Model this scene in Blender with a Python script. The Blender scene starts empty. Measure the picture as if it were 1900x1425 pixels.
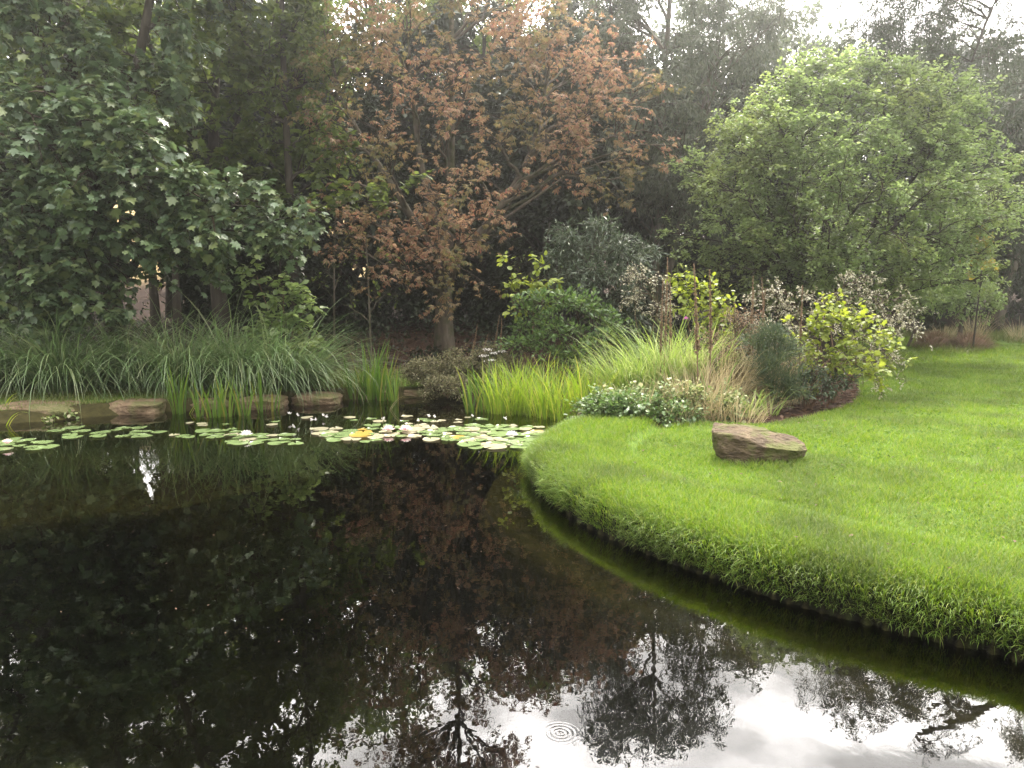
import bpy, bmesh, math, random
import numpy as np
from mathutils import Vector, noise as mnoise

sc = bpy.context.scene
COL = sc.collection
R = math.radians
# ------------------------------------------------------------------ camera
FPX, CX, CY, PITCH, EYE = 1427.0, 950.0, 712.5, R(7.3), 1.9
cam_d = bpy.data.cameras.new('camera'); cam = bpy.data.objects.new('camera', cam_d); COL.objects.link(cam)
cam.location = (0, 0, EYE); cam.rotation_euler = (math.pi/2-PITCH, 0, 0)
cam_d.sensor_fit = 'HORIZONTAL'; cam_d.sensor_width = 36; cam_d.lens = 36*FPX/1900
cam_d.clip_start = 0.05; cam_d.clip_end = 500
sc.camera = cam
# ------------------------------------------------------------------ render settings
sc.render.engine = 'CYCLES'
cy = sc.cycles
cy.use_denoising = True
cy.max_bounces = 7; cy.diffuse_bounces = 3; cy.glossy_bounces = 3; cy.transmission_bounces = 4
cy.transparent_max_bounces = 8; cy.volume_bounces = 0
cy.caustics_reflective = False; cy.caustics_refractive = False
cy.sample_clamp_indirect = 6
sc.view_settings.view_transform = 'Standard'; sc.view_settings.look = 'None'
sc.view_settings.exposure = 0.65; sc.view_settings.gamma = 1.0
# ------------------------------------------------------------------ sun and sky
SUN_EL, SUN_AZ = R(52), R(18)                # azimuth measured from +Y towards +X
sdir = Vector((math.sin(SUN_AZ)*math.cos(SUN_EL), math.cos(SUN_AZ)*math.cos(SUN_EL), math.sin(SUN_EL)))
sun_d = bpy.data.lights.new('sun', 'SUN'); sun = bpy.data.objects.new('sun', sun_d); COL.objects.link(sun)
sun_d.energy = 4.6; sun_d.angle = R(4.0); sun_d.color = (1.0, 0.93, 0.80)
sun.location = (10, 30, 40); sun.rotation_euler = (-sdir).to_track_quat('-Z', 'Y').to_euler()

world = bpy.data.worlds.new('World'); sc.world = world; world.use_nodes = True
def build_world():
    nt = world.node_tree; nt.nodes.clear(); N = nt.nodes.new; L = nt.links.new
    out = N('ShaderNodeOutputWorld'); mix = N('ShaderNodeMixShader')
    b1 = N('ShaderNodeBackground'); b2 = N('ShaderNodeBackground')
    sky = N('ShaderNodeTexSky'); sky.sky_type = 'NISHITA'; sky.sun_disc = False
    sky.sun_elevation = SUN_EL; sky.sun_rotation = SUN_AZ
    L(sky.outputs[0], b1.inputs[0]); b1.inputs[1].default_value = 0.13
    tc = N('ShaderNodeTexCoord')
    nrm = N('ShaderNodeVectorMath'); nrm.operation = 'NORMALIZE'; L(tc.outputs['Generated'], nrm.inputs[0])
    mp = N('ShaderNodeMapping'); mp.inputs['Scale'].default_value = (1, 1, 2.2); mp.inputs['Location'].default_value = (.62, .31, .2)
    L(nrm.outputs[0], mp.inputs[0])
    n1 = N('ShaderNodeTexNoise'); n1.inputs['Scale'].default_value = 3.4; n1.inputs['Detail'].default_value = 5; n1.inputs['Roughness'].default_value = .5
    L(mp.outputs[0], n1.inputs['Vector'])
    r1 = N('ShaderNodeMapRange'); r1.interpolation_type = 'SMOOTHSTEP'
    r1.inputs[1].default_value = .3; r1.inputs[2].default_value = .42; r1.inputs[3].default_value = .7; r1.inputs[4].default_value = 1
    L(n1.outputs['Fac'], r1.inputs[0])                       # nearly full cloud cover
    # bright thin cloud and grey thick cloud
    n2 = N('ShaderNodeTexNoise'); n2.inputs['Scale'].default_value = 4.6; n2.inputs['Detail'].default_value = 4; n2.inputs['Roughness'].default_value = .45
    n2.inputs['Distortion'].default_value = .3
    L(mp.outputs[0], n2.inputs['Vector'])
    r2 = N('ShaderNodeMapRange'); r2.interpolation_type = 'SMOOTHSTEP'
    r2.inputs[1].default_value = .40; r2.inputs[2].default_value = .62; r2.inputs[3].default_value = .42; r2.inputs[4].default_value = 1.3
    L(n2.outputs['Fac'], r2.inputs[0])
    dt = N('ShaderNodeVectorMath'); dt.operation = 'DOT_PRODUCT'; L(nrm.outputs[0], dt.inputs[0]); dt.inputs[1].default_value = sdir
    g = N('ShaderNodeMapRange'); g.inputs[1].default_value = -.1; g.inputs[2].default_value = 1; L(dt.outputs['Value'], g.inputs[0])
    pw = N('ShaderNodeMath'); pw.operation = 'POWER'; L(g.outputs[0], pw.inputs[0]); pw.inputs[1].default_value = 2.6
    ml = N('ShaderNodeMath'); ml.operation = 'MULTIPLY_ADD'; L(pw.outputs[0], ml.inputs[0]); ml.inputs[1].default_value = 9.0; ml.inputs[2].default_value = 1.6
    m2 = N('ShaderNodeMath'); m2.operation = 'MULTIPLY'; L(ml.outputs[0], m2.inputs[0]); L(r2.outputs[0], m2.inputs[1])
    b2.inputs[0].default_value = (1.0, .965, .935, 1); L(m2.outputs[0], b2.inputs[1])
    L(r1.outputs[0], mix.inputs[0]); L(b1.outputs[0], mix.inputs[1]); L(b2.outputs[0], mix.inputs[2])
    L(mix.outputs[0], out.inputs[0])
build_world()
try: world.cycles.sampling_method = 'MANUAL'; world.cycles.sample_map_resolution = 512
except Exception: pass

# ------------------------------------------------------------------ pixel <-> place
cp, sp = math.cos(PITCH), math.sin(PITCH)
def ray(px, py):
    a = (px-CX)/FPX; b = (py-CY)/FPX
    return np.array((a, cp-b*sp, -sp-b*cp))
def P(px, py, z=0.0):
    d = ray(px, py); return np.array((0, 0, EYE))+d*((z-EYE)/d[2])
def PD(px, py, y):
    d = ray(px, py); return np.array((0, 0, EYE))+d*(y/d[1])
rng = np.random.default_rng(7)
def nz(v): return v/np.maximum(np.linalg.norm(v, axis=-1, keepdims=True), 1e-9)
def smooth(a, b, x):
    t = np.clip((x-a)/(b-a), 0, 1); return t*t*(3-2*t)
def runit(n): return nz(rng.normal(size=(n, 3)))

# ------------------------------------------------------------------ tagging
def tag(o, label=None, cat=None, group=None, kind=None):
    if label: o['label'] = label
    if cat: o['category'] = cat
    if group: o['group'] = group
    if kind: o['kind'] = kind
    return o
def empty(name, loc, label, cat, group=None):
    o = bpy.data.objects.new(name, None); o.empty_display_size = .2
    o.location = loc; COL.objects.link(o); return tag(o, label, cat, group)
def mesh_obj(name, V, polys, mat, parent=None, smooth_shade=False):
    V = np.asarray(V, dtype=np.float32)
    if parent is not None: V = V-np.asarray(parent.location, dtype=np.float32)
    me = bpy.data.meshes.new(name)
    polys = [np.asarray(p, dtype=np.int32) for p in polys if len(p)]
    loops = np.concatenate([p.ravel() for p in polys]); tot = np.concatenate([np.full(len(p), p.shape[1], np.int32) for p in polys])
    st = np.concatenate(([0], np.cumsum(tot)[:-1])).astype(np.int32)
    me.vertices.add(len(V)); me.vertices.foreach_set('co', V.ravel())
    me.loops.add(len(loops)); me.loops.foreach_set('vertex_index', loops)
    me.polygons.add(len(tot)); me.polygons.foreach_set('loop_start', st); me.polygons.foreach_set('loop_total', tot)
    if smooth_shade: me.polygons.foreach_set('use_smooth', np.ones(len(tot), bool))
    me.update(calc_edges=True)
    me.materials.append(mat)
    o = bpy.data.objects.new(name, me); COL.objects.link(o)
    if parent is not None: o.parent = parent
    return o
class Geo:
    def __init__(s): s.v = []; s.p = []; s.n = 0
    def add(s, V, polys):
        V = np.asarray(V).reshape(-1, 3)
        s.v.append(V)
        for p in polys: s.p.append(np.asarray(p)+s.n)
        s.n += len(V); return s
    def obj(s, name, mat, parent=None, smooth_shade=False):
        if not s.v: return None
        return mesh_obj(name, np.concatenate(s.v), s.p, mat, parent, smooth_shade)

# ------------------------------------------------------------------ materials
def mat_base(name):
    m = bpy.data.materials.new(name); m.use_nodes = True; nt = m.node_tree; nt.nodes.clear()
    return m, nt, nt.nodes.new, nt.links.new
def ramp(nt, cols, pos=None):
    r = nt.nodes.new('ShaderNodeValToRGB'); e = r.color_ramp.elements
    pos = pos or [i/(len(cols)-1) for i in range(len(cols))]
    while len(e) < len(cols): e.new(.5)
    for i, c in enumerate(cols): e[i].position = pos[i]; e[i].color = (*c, 1)
    return r
def leaf_mat(name, cols, trans=.4, gloss=.35, rough=.45, pos=None, patch=None, patch_scale=.5, patch_lim=(.5, .68), tboost=1.25):
    """leaf blade: hue varies from leaf to leaf and in patches; lets light through"""
    m, nt, N, L = mat_base(name)
    geo = N('ShaderNodeNewGeometry'); rp = ramp(nt, cols, pos); L(geo.outputs['Random Per Island'], rp.inputs[0])
    c = rp.outputs[0]
    if patch:
        tc = N('ShaderNodeTexCoord')
        nz_ = N('ShaderNodeTexNoise'); nz_.inputs['Scale'].default_value = patch_scale; nz_.inputs['Detail'].default_value = 3
        L(tc.outputs['Object'], nz_.inputs['Vector'])
        mr = N('ShaderNodeMapRange'); mr.inputs[1].default_value = patch_lim[0]; mr.inputs[2].default_value = patch_lim[1]
        L(nz_.outputs['Fac'], mr.inputs[0])
        mx = N('ShaderNodeMix'); mx.data_type = 'RGBA'; L(mr.outputs[0], mx.inputs[0]); L(c, mx.inputs[6])
        rp2 = ramp(nt, patch); L(geo.outputs['Random Per Island'], rp2.inputs[0]); L(rp2.outputs[0], mx.inputs[7])
        c = mx.outputs[2]
    pb = N('ShaderNodeBsdfPrincipled'); L(c, pb.inputs['Base Color']); pb.inputs['Roughness'].default_value = rough
    pb.inputs['Specular IOR Level'].default_value = gloss
    tr = N('ShaderNodeBsdfTranslucent')
    hs = N('ShaderNodeHueSaturation'); hs.inputs['Hue'].default_value = .488; hs.inputs['Saturation'].default_value = 1.12; hs.inputs['Value'].default_value = tboost
    L(c, hs.inputs['Color']); L(hs.outputs[0], tr.inputs[0])
    mx = N('ShaderNodeMixShader'); mx.inputs[0].default_value = trans; L(pb.outputs[0], mx.inputs[1]); L(tr.outputs[0], mx.inputs[2])
    out = N('ShaderNodeOutputMaterial'); L(mx.outputs[0], out.inputs[0])
    return m
def rough_mat(name, cols, scale=6, rough=.9, bump=.3, bscale=30, stretch=(1, 1, 1), spec=.2, pos=None, moss=None):
    m, nt, N, L = mat_base(name)
    tc = N('ShaderNodeTexCoord'); mp = N('ShaderNodeMapping'); mp.inputs['Scale'].default_value = stretch; L(tc.outputs['Object'], mp.inputs[0])
    n1 = N('ShaderNodeTexNoise'); n1.inputs['Scale'].default_value = scale; n1.inputs['Detail'].default_value = 6; n1.inputs['Roughness'].default_value = .65
    L(mp.outputs[0], n1.inputs['Vector']); rp = ramp(nt, cols, pos or [.28+.44*i/(len(cols)-1) for i in range(len(cols))]); L(n1.outputs['Fac'], rp.inputs[0])
    c = rp.outputs[0]
    if moss:
        n3 = N('ShaderNodeTexNoise'); n3.inputs['Scale'].default_value = scale*.7; n3.inputs['Detail'].default_value = 5
        L(tc.outputs['Object'], n3.inputs['Vector'])
        mr = N('ShaderNodeMapRange'); mr.inputs[1].default_value = .48; mr.inputs[2].default_value = .62; L(n3.outputs['Fac'], mr.inputs[0])
        mx = N('ShaderNodeMix'); mx.data_type = 'RGBA'; L(mr.outputs[0], mx.inputs[0]); L(c, mx.inputs[6]); mx.inputs[7].default_value = (*moss, 1)
        c = mx.outputs[2]
    n2 = N('ShaderNodeTexNoise'); n2.inputs['Scale'].default_value = bscale; n2.inputs['Detail'].default_value = 5; L(mp.outputs[0], n2.inputs['Vector'])
    bp = N('ShaderNodeBump'); bp.inputs['Strength'].default_value = bump; bp.inputs['Distance'].default_value = .05; L(n2.outputs['Fac'], bp.inputs['Height'])
    pb = N('ShaderNodeBsdfPrincipled'); L(c, pb.inputs['Base Color']); pb.inputs['Roughness'].default_value = rough
    pb.inputs['Specular IOR Level'].default_value = spec; L(bp.outputs[0], pb.inputs['Normal'])
    out = N('ShaderNodeOutputMaterial'); L(pb.outputs[0], out.inputs[0]); return m

M = {}
M['bark_dark'] = rough_mat('bark_dark', [(.022, .018, .013), (.05, .042, .032), (.085, .075, .058)], 7, bump=.6, bscale=16, stretch=(1, 1, .25))
M['bark_pale'] = rough_mat('bark_pale', [(.06, .05, .036), (.13, .11, .085), (.2, .175, .14)], 6, bump=.5, bscale=18, stretch=(1, 1, .3), moss=(.06, .07, .03))
M['bark_mid'] = rough_mat('bark_mid', [(.04, .032, .024), (.09, .072, .053), (.14, .12, .09)], 6, bump=.6, bscale=18, stretch=(1, 1, .3), moss=(.05, .055, .025))
M['bark_twig'] = rough_mat('bark_twig', [(.035, .026, .018), (.075, .055, .038)], 9)
M['maple'] = leaf_mat('maple_leaf', [(.075, .12, .06), (.10, .155, .075), (.13, .19, .085), (.17, .21, .08)], .3, .7, .36)
M['lime'] = leaf_mat('woodland_leaf', [(.07, .105, .03), (.10, .145, .04), (.15, .19, .055)], .55, .35, .5, tboost=1.5)
M['chestnut'] = leaf_mat('chestnut_leaf', [(.25, .145, .095), (.31, .205, .125), (.33, .26, .15), (.26, .12, .088), (.19, .185, .085)], .5, .25, .6,
                         patch=[(.13, .14, .055), (.19, .15, .065), (.11, .13, .05)], patch_scale=.5, patch_lim=(.47, .6))
M['willow'] = leaf_mat('willow_leaf', [(.07, .09, .055), (.095, .115, .07), (.12, .14, .085)], .35, .3, .5)
M['fresh'] = leaf_mat('crab_leaf', [(.14, .20, .07), (.19, .265, .095), (.25, .32, .14)], .52, .55, .4, tboost=1.5, patch=[(.15, .20, .06), (.23, .27, .10)], patch_scale=.6)
M['pine'] = leaf_mat('pine_needle', [(.035, .055, .026), (.055, .075, .036), (.08, .095, .045)], .2, .3, .5)
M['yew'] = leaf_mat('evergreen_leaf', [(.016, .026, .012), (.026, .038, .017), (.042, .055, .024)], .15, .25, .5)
M['far'] = leaf_mat('far_leaf', [(.06, .085, .045), (.085, .115, .06), (.11, .14, .07)], .45, .2, .6)
M['weep'] = leaf_mat('weeping_leaf', [(.03, .045, .02), (.045, .065, .028), (.06, .08, .036)], .25, .3, .5)
M['yellowleaf'] = leaf_mat('yellow_leaf', [(.3, .26, .05), (.36, .3, .08), (.25, .26, .06)], .4, .2, .5)
M['sedge'] = leaf_mat('sedge_blade', [(.10, .17, .065), (.13, .205, .08), (.17, .24, .105), (.24, .27, .14)], .4, .6, .35)
M['iris'] = leaf_mat('iris_blade', [(.08, .16, .03), (.11, .20, .035), (.16, .24, .045), (.30, .25, .07)], .45, .35, .4, pos=[0, .5, .88, .97])
M['reed'] = leaf_mat('reed_blade', [(.16, .26, .04), (.22, .32, .05), (.30, .36, .07), (.42, .37, .12)], .45, .3, .45, pos=[0, .5, .85, 1])
M['stripe'] = leaf_mat('striped_grass_blade', [(.16, .25, .06), (.24, .33, .09), (.36, .41, .18)], .45, .3, .45)
M['straw'] = leaf_mat('straw_blade', [(.26, .225, .12), (.36, .31, .18), (.44, .39, .25)], .35, .2, .6)
M['lemon'] = leaf_mat('lime_green_leaf', [(.17, .23, .04), (.24, .30, .05), (.30, .35, .08)], .45, .35, .45)
M['bush'] = leaf_mat('bush_leaf', [(.07, .13, .04), (.10, .17, .052), (.15, .22, .07)], .35, .45, .4)
M['lance'] = leaf_mat('lance_leaf', [(.045, .07, .04), (.07, .10, .055), (.12, .15, .09)], .3, .5, .35)
M['silver'] = leaf_mat('silver_leaf', [(.22, .22, .13), (.34, .33, .23), (.47, .45, .35), (.17, .16, .08)], .3, .3, .5)
M['brownbush'] = leaf_mat('dry_stem_leaf', [(.16, .11, .065), (.22, .16, .10), (.28, .20, .14), (.12, .12, .06)], .3, .2, .6)
M['broom'] = leaf_mat('broom_leaf', [(.04, .065, .035), (.06, .09, .05), (.08, .11, .06)], .25, .3, .5)
M['varieg'] = leaf_mat('variegated_leaf', [(.12, .18, .06), (.18, .24, .08), (.34, .36, .18), (.44, .42, .27)], .35, .3, .5, pos=[0, .6, .85, 1])
M['heath'] = leaf_mat('heath_leaf', [(.11, .12, .055), (.16, .16, .08), (.24, .21, .13)], .3, .2, .6)
M['pad'] = leaf_mat('lily_pad_green', [(.10, .16, .055), (.14, .20, .075), (.19, .24, .105)], .1, .9, .25)
M['pad_yellow'] = leaf_mat('lily_pad_yellow', [(.36, .21, .03), (.34, .26, .06)], .12, .6, .3)
M['pad_pale'] = leaf_mat('lily_pad_pale', [(.28, .28, .17), (.34, .30, .2)], .12, .7, .3)
M['petal'] = leaf_mat('petal_white', [(.78, .74, .72), (.82, .8, .78)], .35, .3, .4)
M['petal_pink'] = leaf_mat('petal_pink', [(.78, .55, .56), (.8, .7, .68), (.74, .42, .46)], .35, .3, .4)
M['stamen'] = leaf_mat('stamen_yellow', [(.7, .5, .05), (.75, .55, .1)], .1, .2, .5)
M['flower_pink'] = leaf_mat('flower_magenta', [(.45, .12, .35), (.5, .2, .42)], .3, .2, .5)
M['lawn'] = leaf_mat('lawn_blade', [(.09, .175, .02), (.125, .22, .026), (.165, .26, .036), (.25, .285, .07)], .45, .3, .45,
                     patch=[(.07, .125, .022), (.10, .155, .03), (.16, .19, .06)], patch_scale=1.1, patch_lim=(.45, .64))
M['clover'] = leaf_mat('clover_leaf', [(.07, .13, .022), (.10, .17, .03), (.14, .21, .05)], .4, .12, .7)
M['roughgrass'] = leaf_mat('rough_grass_blade', [(.09, .14, .035), (.14, .18, .05), (.22, .2, .09)], .4, .2, .5)
M['litter'] = leaf_mat('dead_leaf', [(.05, .03, .018), (.09, .052, .03), (.13, .08, .045)], .2, .2, .6)
M['rock'] = rough_mat('sandstone', [(.045, .033, .022), (.095, .07, .045), (.15, .115, .072)], 7, bump=1.0, bscale=22, stretch=(.7, 1, 1.7), moss=(.085, .09, .03))
M['slab'] = rough_mat('bank_stone', [(.09, .062, .04), (.17, .12, .075), (.25, .185, .12)], 4, bump=.8, bscale=16, stretch=(1, 1, 2.0), moss=(.11, .11, .045))
M['stem'] = rough_mat('dry_stem', [(.12, .075, .05), (.2, .135, .09)], 20)
M['stem_green'] = rough_mat('green_stem', [(.08, .11, .04), (.13, .16, .06)], 20)
M['stake'] = rough_mat('stake_wood', [(.05, .038, .028), (.1, .08, .06)], 10, stretch=(1, 1, .2))

# ------------------------------------------------------------------ pond outline and terrain
px_far = [(-250, 800), (-120, 800), (0, 792), (90, 787), (165, 779), (240, 774), (320, 768), (430, 768), (540, 754), (650, 746), (740, 743), (800, 742), (850, 748),
          (900, 765), (1000, 772), (1075, 785), (1095, 797)]
px_right = [(1075, 812), (1030, 828), (1000, 848), (986, 868), (984, 885), (995, 903), (1025, 930), (1060, 958), (1105, 985), (1160, 1010), (1230, 1038), (1310, 1066),
            (1400, 1097), (1500, 1128), (1600, 1155), (1700, 1180), (1800, 1201), (1900, 1222)]
far_pts = [P(x, y)[:2] for x, y in px_far]; right_pts = [P(x, y)[:2] for x, y in px_right]
rest = [np.array(p) for p in ((2.72, 3.2), (2.75, 2.5), (2.3, 1.8), (1.4, 1.35), (0, 1.2), (-3, 1.0), (-7, .2), (-11, 1), (-13.5, 4), (-13.0, 8.0))]
def chaikin(pts, n=2):
    pts = np.array(pts)
    for _ in range(n):
        q = np.roll(pts, -1, 0); pts = np.stack((.75*pts+.25*q, .25*pts+.75*q), 1).reshape(-1, 2)
    return pts
poly = chaikin(far_pts+right_pts+rest, 2)
n_far = len(far_pts)*4; n_right = len(right_pts)*4
seg_kind = np.zeros(len(poly), int); seg_kind[n_far-4:n_far+n_right+36] = 1       # 1: turf bank, 0: stone bank
def pond_sd_exact(x, y):
    """signed distance to the pond outline (positive on land) and kind of the nearest bank"""
    p = np.stack((np.ravel(x), np.ravel(y)), -1); best = np.full(len(p), 1e9); kind = np.zeros(len(p), int); ins = np.zeros(len(p), bool)
    for i in range(len(poly)):
        a = poly[i]; b = poly[(i+1) % len(poly)]; ab = b-a
        t = np.clip(((p-a)@ab)/(ab@ab), 0, 1); d = np.linalg.norm(p-a-t[:, None]*ab, axis=1)
        w = d < best; best[w] = d[w]; kind[w] = seg_kind[i]
        c = ((a[1] > p[:, 1]) != (b[1] > p[:, 1])) & (p[:, 0] < (b[0]-a[0])*(p[:, 1]-a[1])/(b[1]-a[1]+1e-12)+a[0]); ins ^= c
    return np.where(ins, -best, best).reshape(np.shape(x)), kind.reshape(np.shape(x))
_gx = np.arange(-18, 12.01, .06); _gy = np.arange(-6, 20.01, .06)
_GS, _GK = pond_sd_exact(*np.meshgrid(_gx, _gy, indexing='ij'))
def pond_sd(x, y):
    x = np.asarray(x, float); y = np.asarray(y, float)
    u = np.clip((x+18)/.06, 0, len(_gx)-1.001); v = np.clip((y+6)/.06, 0, len(_gy)-1.001); i = u.astype(int); j = v.astype(int); f = u-i; g = v-j
    s = (_GS[i, j]*(1-f)+_GS[i+1, j]*f)*(1-g)+(_GS[i, j+1]*(1-f)+_GS[i+1, j+1]*f)*g
    return s, _GK[(u+.5).astype(int).clip(0, len(_gx)-1), (v+.5).astype(int).clip(0, len(_gy)-1)]
def vnoise(x, y, s, seed=0):
    """cheap smooth value noise"""
    rr = np.random.default_rng(seed); T = rr.random((64, 64))
    u = np.asarray(x)*s+100.3; v = np.asarray(y)*s+100.7; i = np.floor(u).astype(int); j = np.floor(v).astype(int); f = u-i; g = v-j
    f = f*f*(3-2*f); g = g*g*(3-2*g); i %= 64; j %= 64; i1 = (i+1) % 64; j1 = (j+1) % 64
    return (T[i, j]*(1-f)+T[i1, j]*f)*(1-g)+(T[i, j1]*(1-f)+T[i1, j1]*f)*g
def land_z(x, y, s=None, k=None):
    if s is None: s, k = pond_sd(x, y)
    x = np.asarray(x, float); y = np.asarray(y, float)
    z = .20+.05*(vnoise(x, y, .35, 1)-.5)
    rim = np.where(k == 1, .07*(1-smooth(.85, 1.05, s))-.03*np.exp(-((s-1.05)/.12)**2), -.06)
    z = z+rim*smooth(30, 9, y)
    z = z+.5*smooth(13, 25, y)*smooth(9, -2, x)+.25*smooth(14, 26, y)*smooth(2, 10, x)
    z = z+(5.2+5*smooth(2, -8, x))*smooth(21, 62, y)+.3*(vnoise(x, y, .2, 2)-.5)*smooth(14, 24, y)
    return z
def bank_lip(s): return np.where(s < -.02, 0, .38*smooth(-.02, .02, s)+.62*np.sqrt(np.clip(1-(1-np.clip((s+.02)/.28, 0, 1))**2, 0, 1)))
def ground_z(x, y):
    s, k = pond_sd(x, y); z = land_z(x, y, s, k)
    lip = np.where(k == 1, bank_lip(s), smooth(.05, .55, s))
    w1 = np.where(k == 1, .30, 1.5+.5*vnoise(x, y, .5, 5)); w2 = np.where(k == 1, .42, 3.5+.25*vnoise(x, y, .7, 6))
    wob = .05*(vnoise(x, y, 1.8, 8)-.5)
    under = -.10-.10*smooth(0, 1, -s/w1)-.22*smooth(w1, w1+.25, -s)*(k == 0)-(1.9-.2*(k == 0))*smooth(w2, w2+.5, -s)+wob
    return np.where(s > .6, z, under+(z-under)*lip), s, k

def bed_front(x):                                                     # y of the near edge of the planted border on the lawn
    return np.interp(x, [.6, 1.2, 2.0, 2.9, 3.6, 4.4, 5.1, 5.8, 6.6, 7.2], [9.6, 9.15, 9.2, 9.35, 9.75, 10.5, 11.3, 12.6, 14.6, 17])
def in_bed(x, y): return (y > bed_front(x)) & (x > .6) & (x < 7.6) & (y < 18)
def wood_edge(x): return np.interp(x, [-20, -7, -4.5, -1.5, 0, 2, 7, 9, 12, 16, 24], [13.0, 14.2, 15.0, 15.6, 15.2, 15.6, 18, 22, 23.5, 24, 24])
def make_ground():
    xs = np.concatenate((-np.geomspace(90, 10, 60)[:-1], np.arange(-10, 8, .07), np.geomspace(8, 90, 60)))
    ys = np.concatenate((np.arange(-8, .6, .4), np.arange(.6, 13.4, .07), np.geomspace(13.4, 140, 110)))
    X, Y = np.meshgrid(xs, ys, indexing='ij'); Z, s, k = ground_z(X, Y)
    nx, ny = X.shape; V = np.stack((X, Y, Z), -1).reshape(-1, 3)
    i = np.arange(nx*ny).reshape(nx, ny); F = np.stack((i[:-1, :-1], i[1:, :-1], i[1:, 1:], i[:-1, 1:]), -1).reshape(-1, 4)
    m, nt, N, L = mat_base('ground_cover')
    at = N('ShaderNodeAttribute'); at.attribute_name = 'zone'
    sep = N('ShaderNodeSeparateColor'); L(at.outputs['Color'], sep.inputs[0])
    tc = N('ShaderNodeTexCoord'); n1 = N('ShaderNodeTexNoise'); n1.inputs['Scale'].default_value = 7; n1.inputs['Detail'].default_value = 8; n1.inputs['Roughness'].default_value = .7
    L(tc.outputs['Object'], n1.inputs['Vector'])
    def rmp(cols):
        r = ramp(nt, cols, [.3+.4*q/(len(cols)-1) for q in range(len(cols))]); L(n1.outputs['Fac'], r.inputs[0]); return r.outputs[0]
    def mix(f, a, b):
        x = N('ShaderNodeMix'); x.data_type = 'RGBA'; L(f, x.inputs[0]); L(a, x.inputs[6]); L(b, x.inputs[7]); return x.outputs[2]
    turf = rmp([(.05, .085, .015), (.085, .14, .022), (.12, .17, .04)])
    litter = rmp([(.018, .011, .008), (.04, .024, .016), (.075, .045, .03)])
    field = rmp([(.26, .18, .085), (.34, .25, .12), (.28, .23, .10)])
    mud = rmp([(.02, .018, .007), (.04, .036, .013), (.065, .055, .022)])
    c = mix(sep.outputs[0], turf, litter); c = mix(sep.outputs[1], c, field); c = mix(sep.outputs[2], c, mud)
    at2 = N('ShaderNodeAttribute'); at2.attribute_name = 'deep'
    peat_shade = rmp([(.0015, .0015, .001), (.003, .003, .002), (.005, .0045, .003)]); c = mix(at2.outputs['Fac'], c, peat_shade)  # near-black peat of the deep bed, also shade painted under the turf lip
    bp = N('ShaderNodeBump'); bp.inputs['Strength'].default_value = .5; bp.inputs['Distance'].default_value = .04; L(n1.outputs['Fac'], bp.inputs['Height'])
    pb = N('ShaderNodeBsdfPrincipled'); L(c, pb.inputs['Base Color']); pb.inputs['Roughness'].default_value = .95; pb.inputs['Specular IOR Level'].default_value = .1
    L(bp.outputs[0], pb.inputs['Normal']); out = N('ShaderNodeOutputMaterial'); L(pb.outputs[0], out.inputs[0])
    o = mesh_obj('ground', V, [F], m, smooth_shade=True); tag(o, kind='structure')
    seg_far = (k == 0)
    lit = np.maximum(smooth(-.3, .5, Y-wood_edge(X)+.8*(vnoise(X, Y, .8, 3)-.5)), in_bed(X, Y)*1.0)
    fld = smooth(29, 32, Y)*smooth(-4, -7, X)
    mud_ = np.where(seg_far > 0, smooth(.75, .5, s+.25*(vnoise(X, Y, 2.5, 9)-.5)), smooth(.06, .01, s)); deep = np.maximum(smooth(-.25, -.75, Z)*(s < 0), (k == 1)*smooth(.09, .05, s)*smooth(-.08, -.03, s))  # second term of deep: shade under the overhanging turf put into the colour
    a = o.data.color_attributes.new('zone', 'FLOAT_COLOR', 'POINT')
    a.data.foreach_set('color', np.stack((lit, fld, mud_, np.ones_like(lit)), -1).astype(np.float32).ravel())
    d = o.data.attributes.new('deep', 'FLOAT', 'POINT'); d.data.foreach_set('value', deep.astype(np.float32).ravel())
make_ground()

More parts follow.
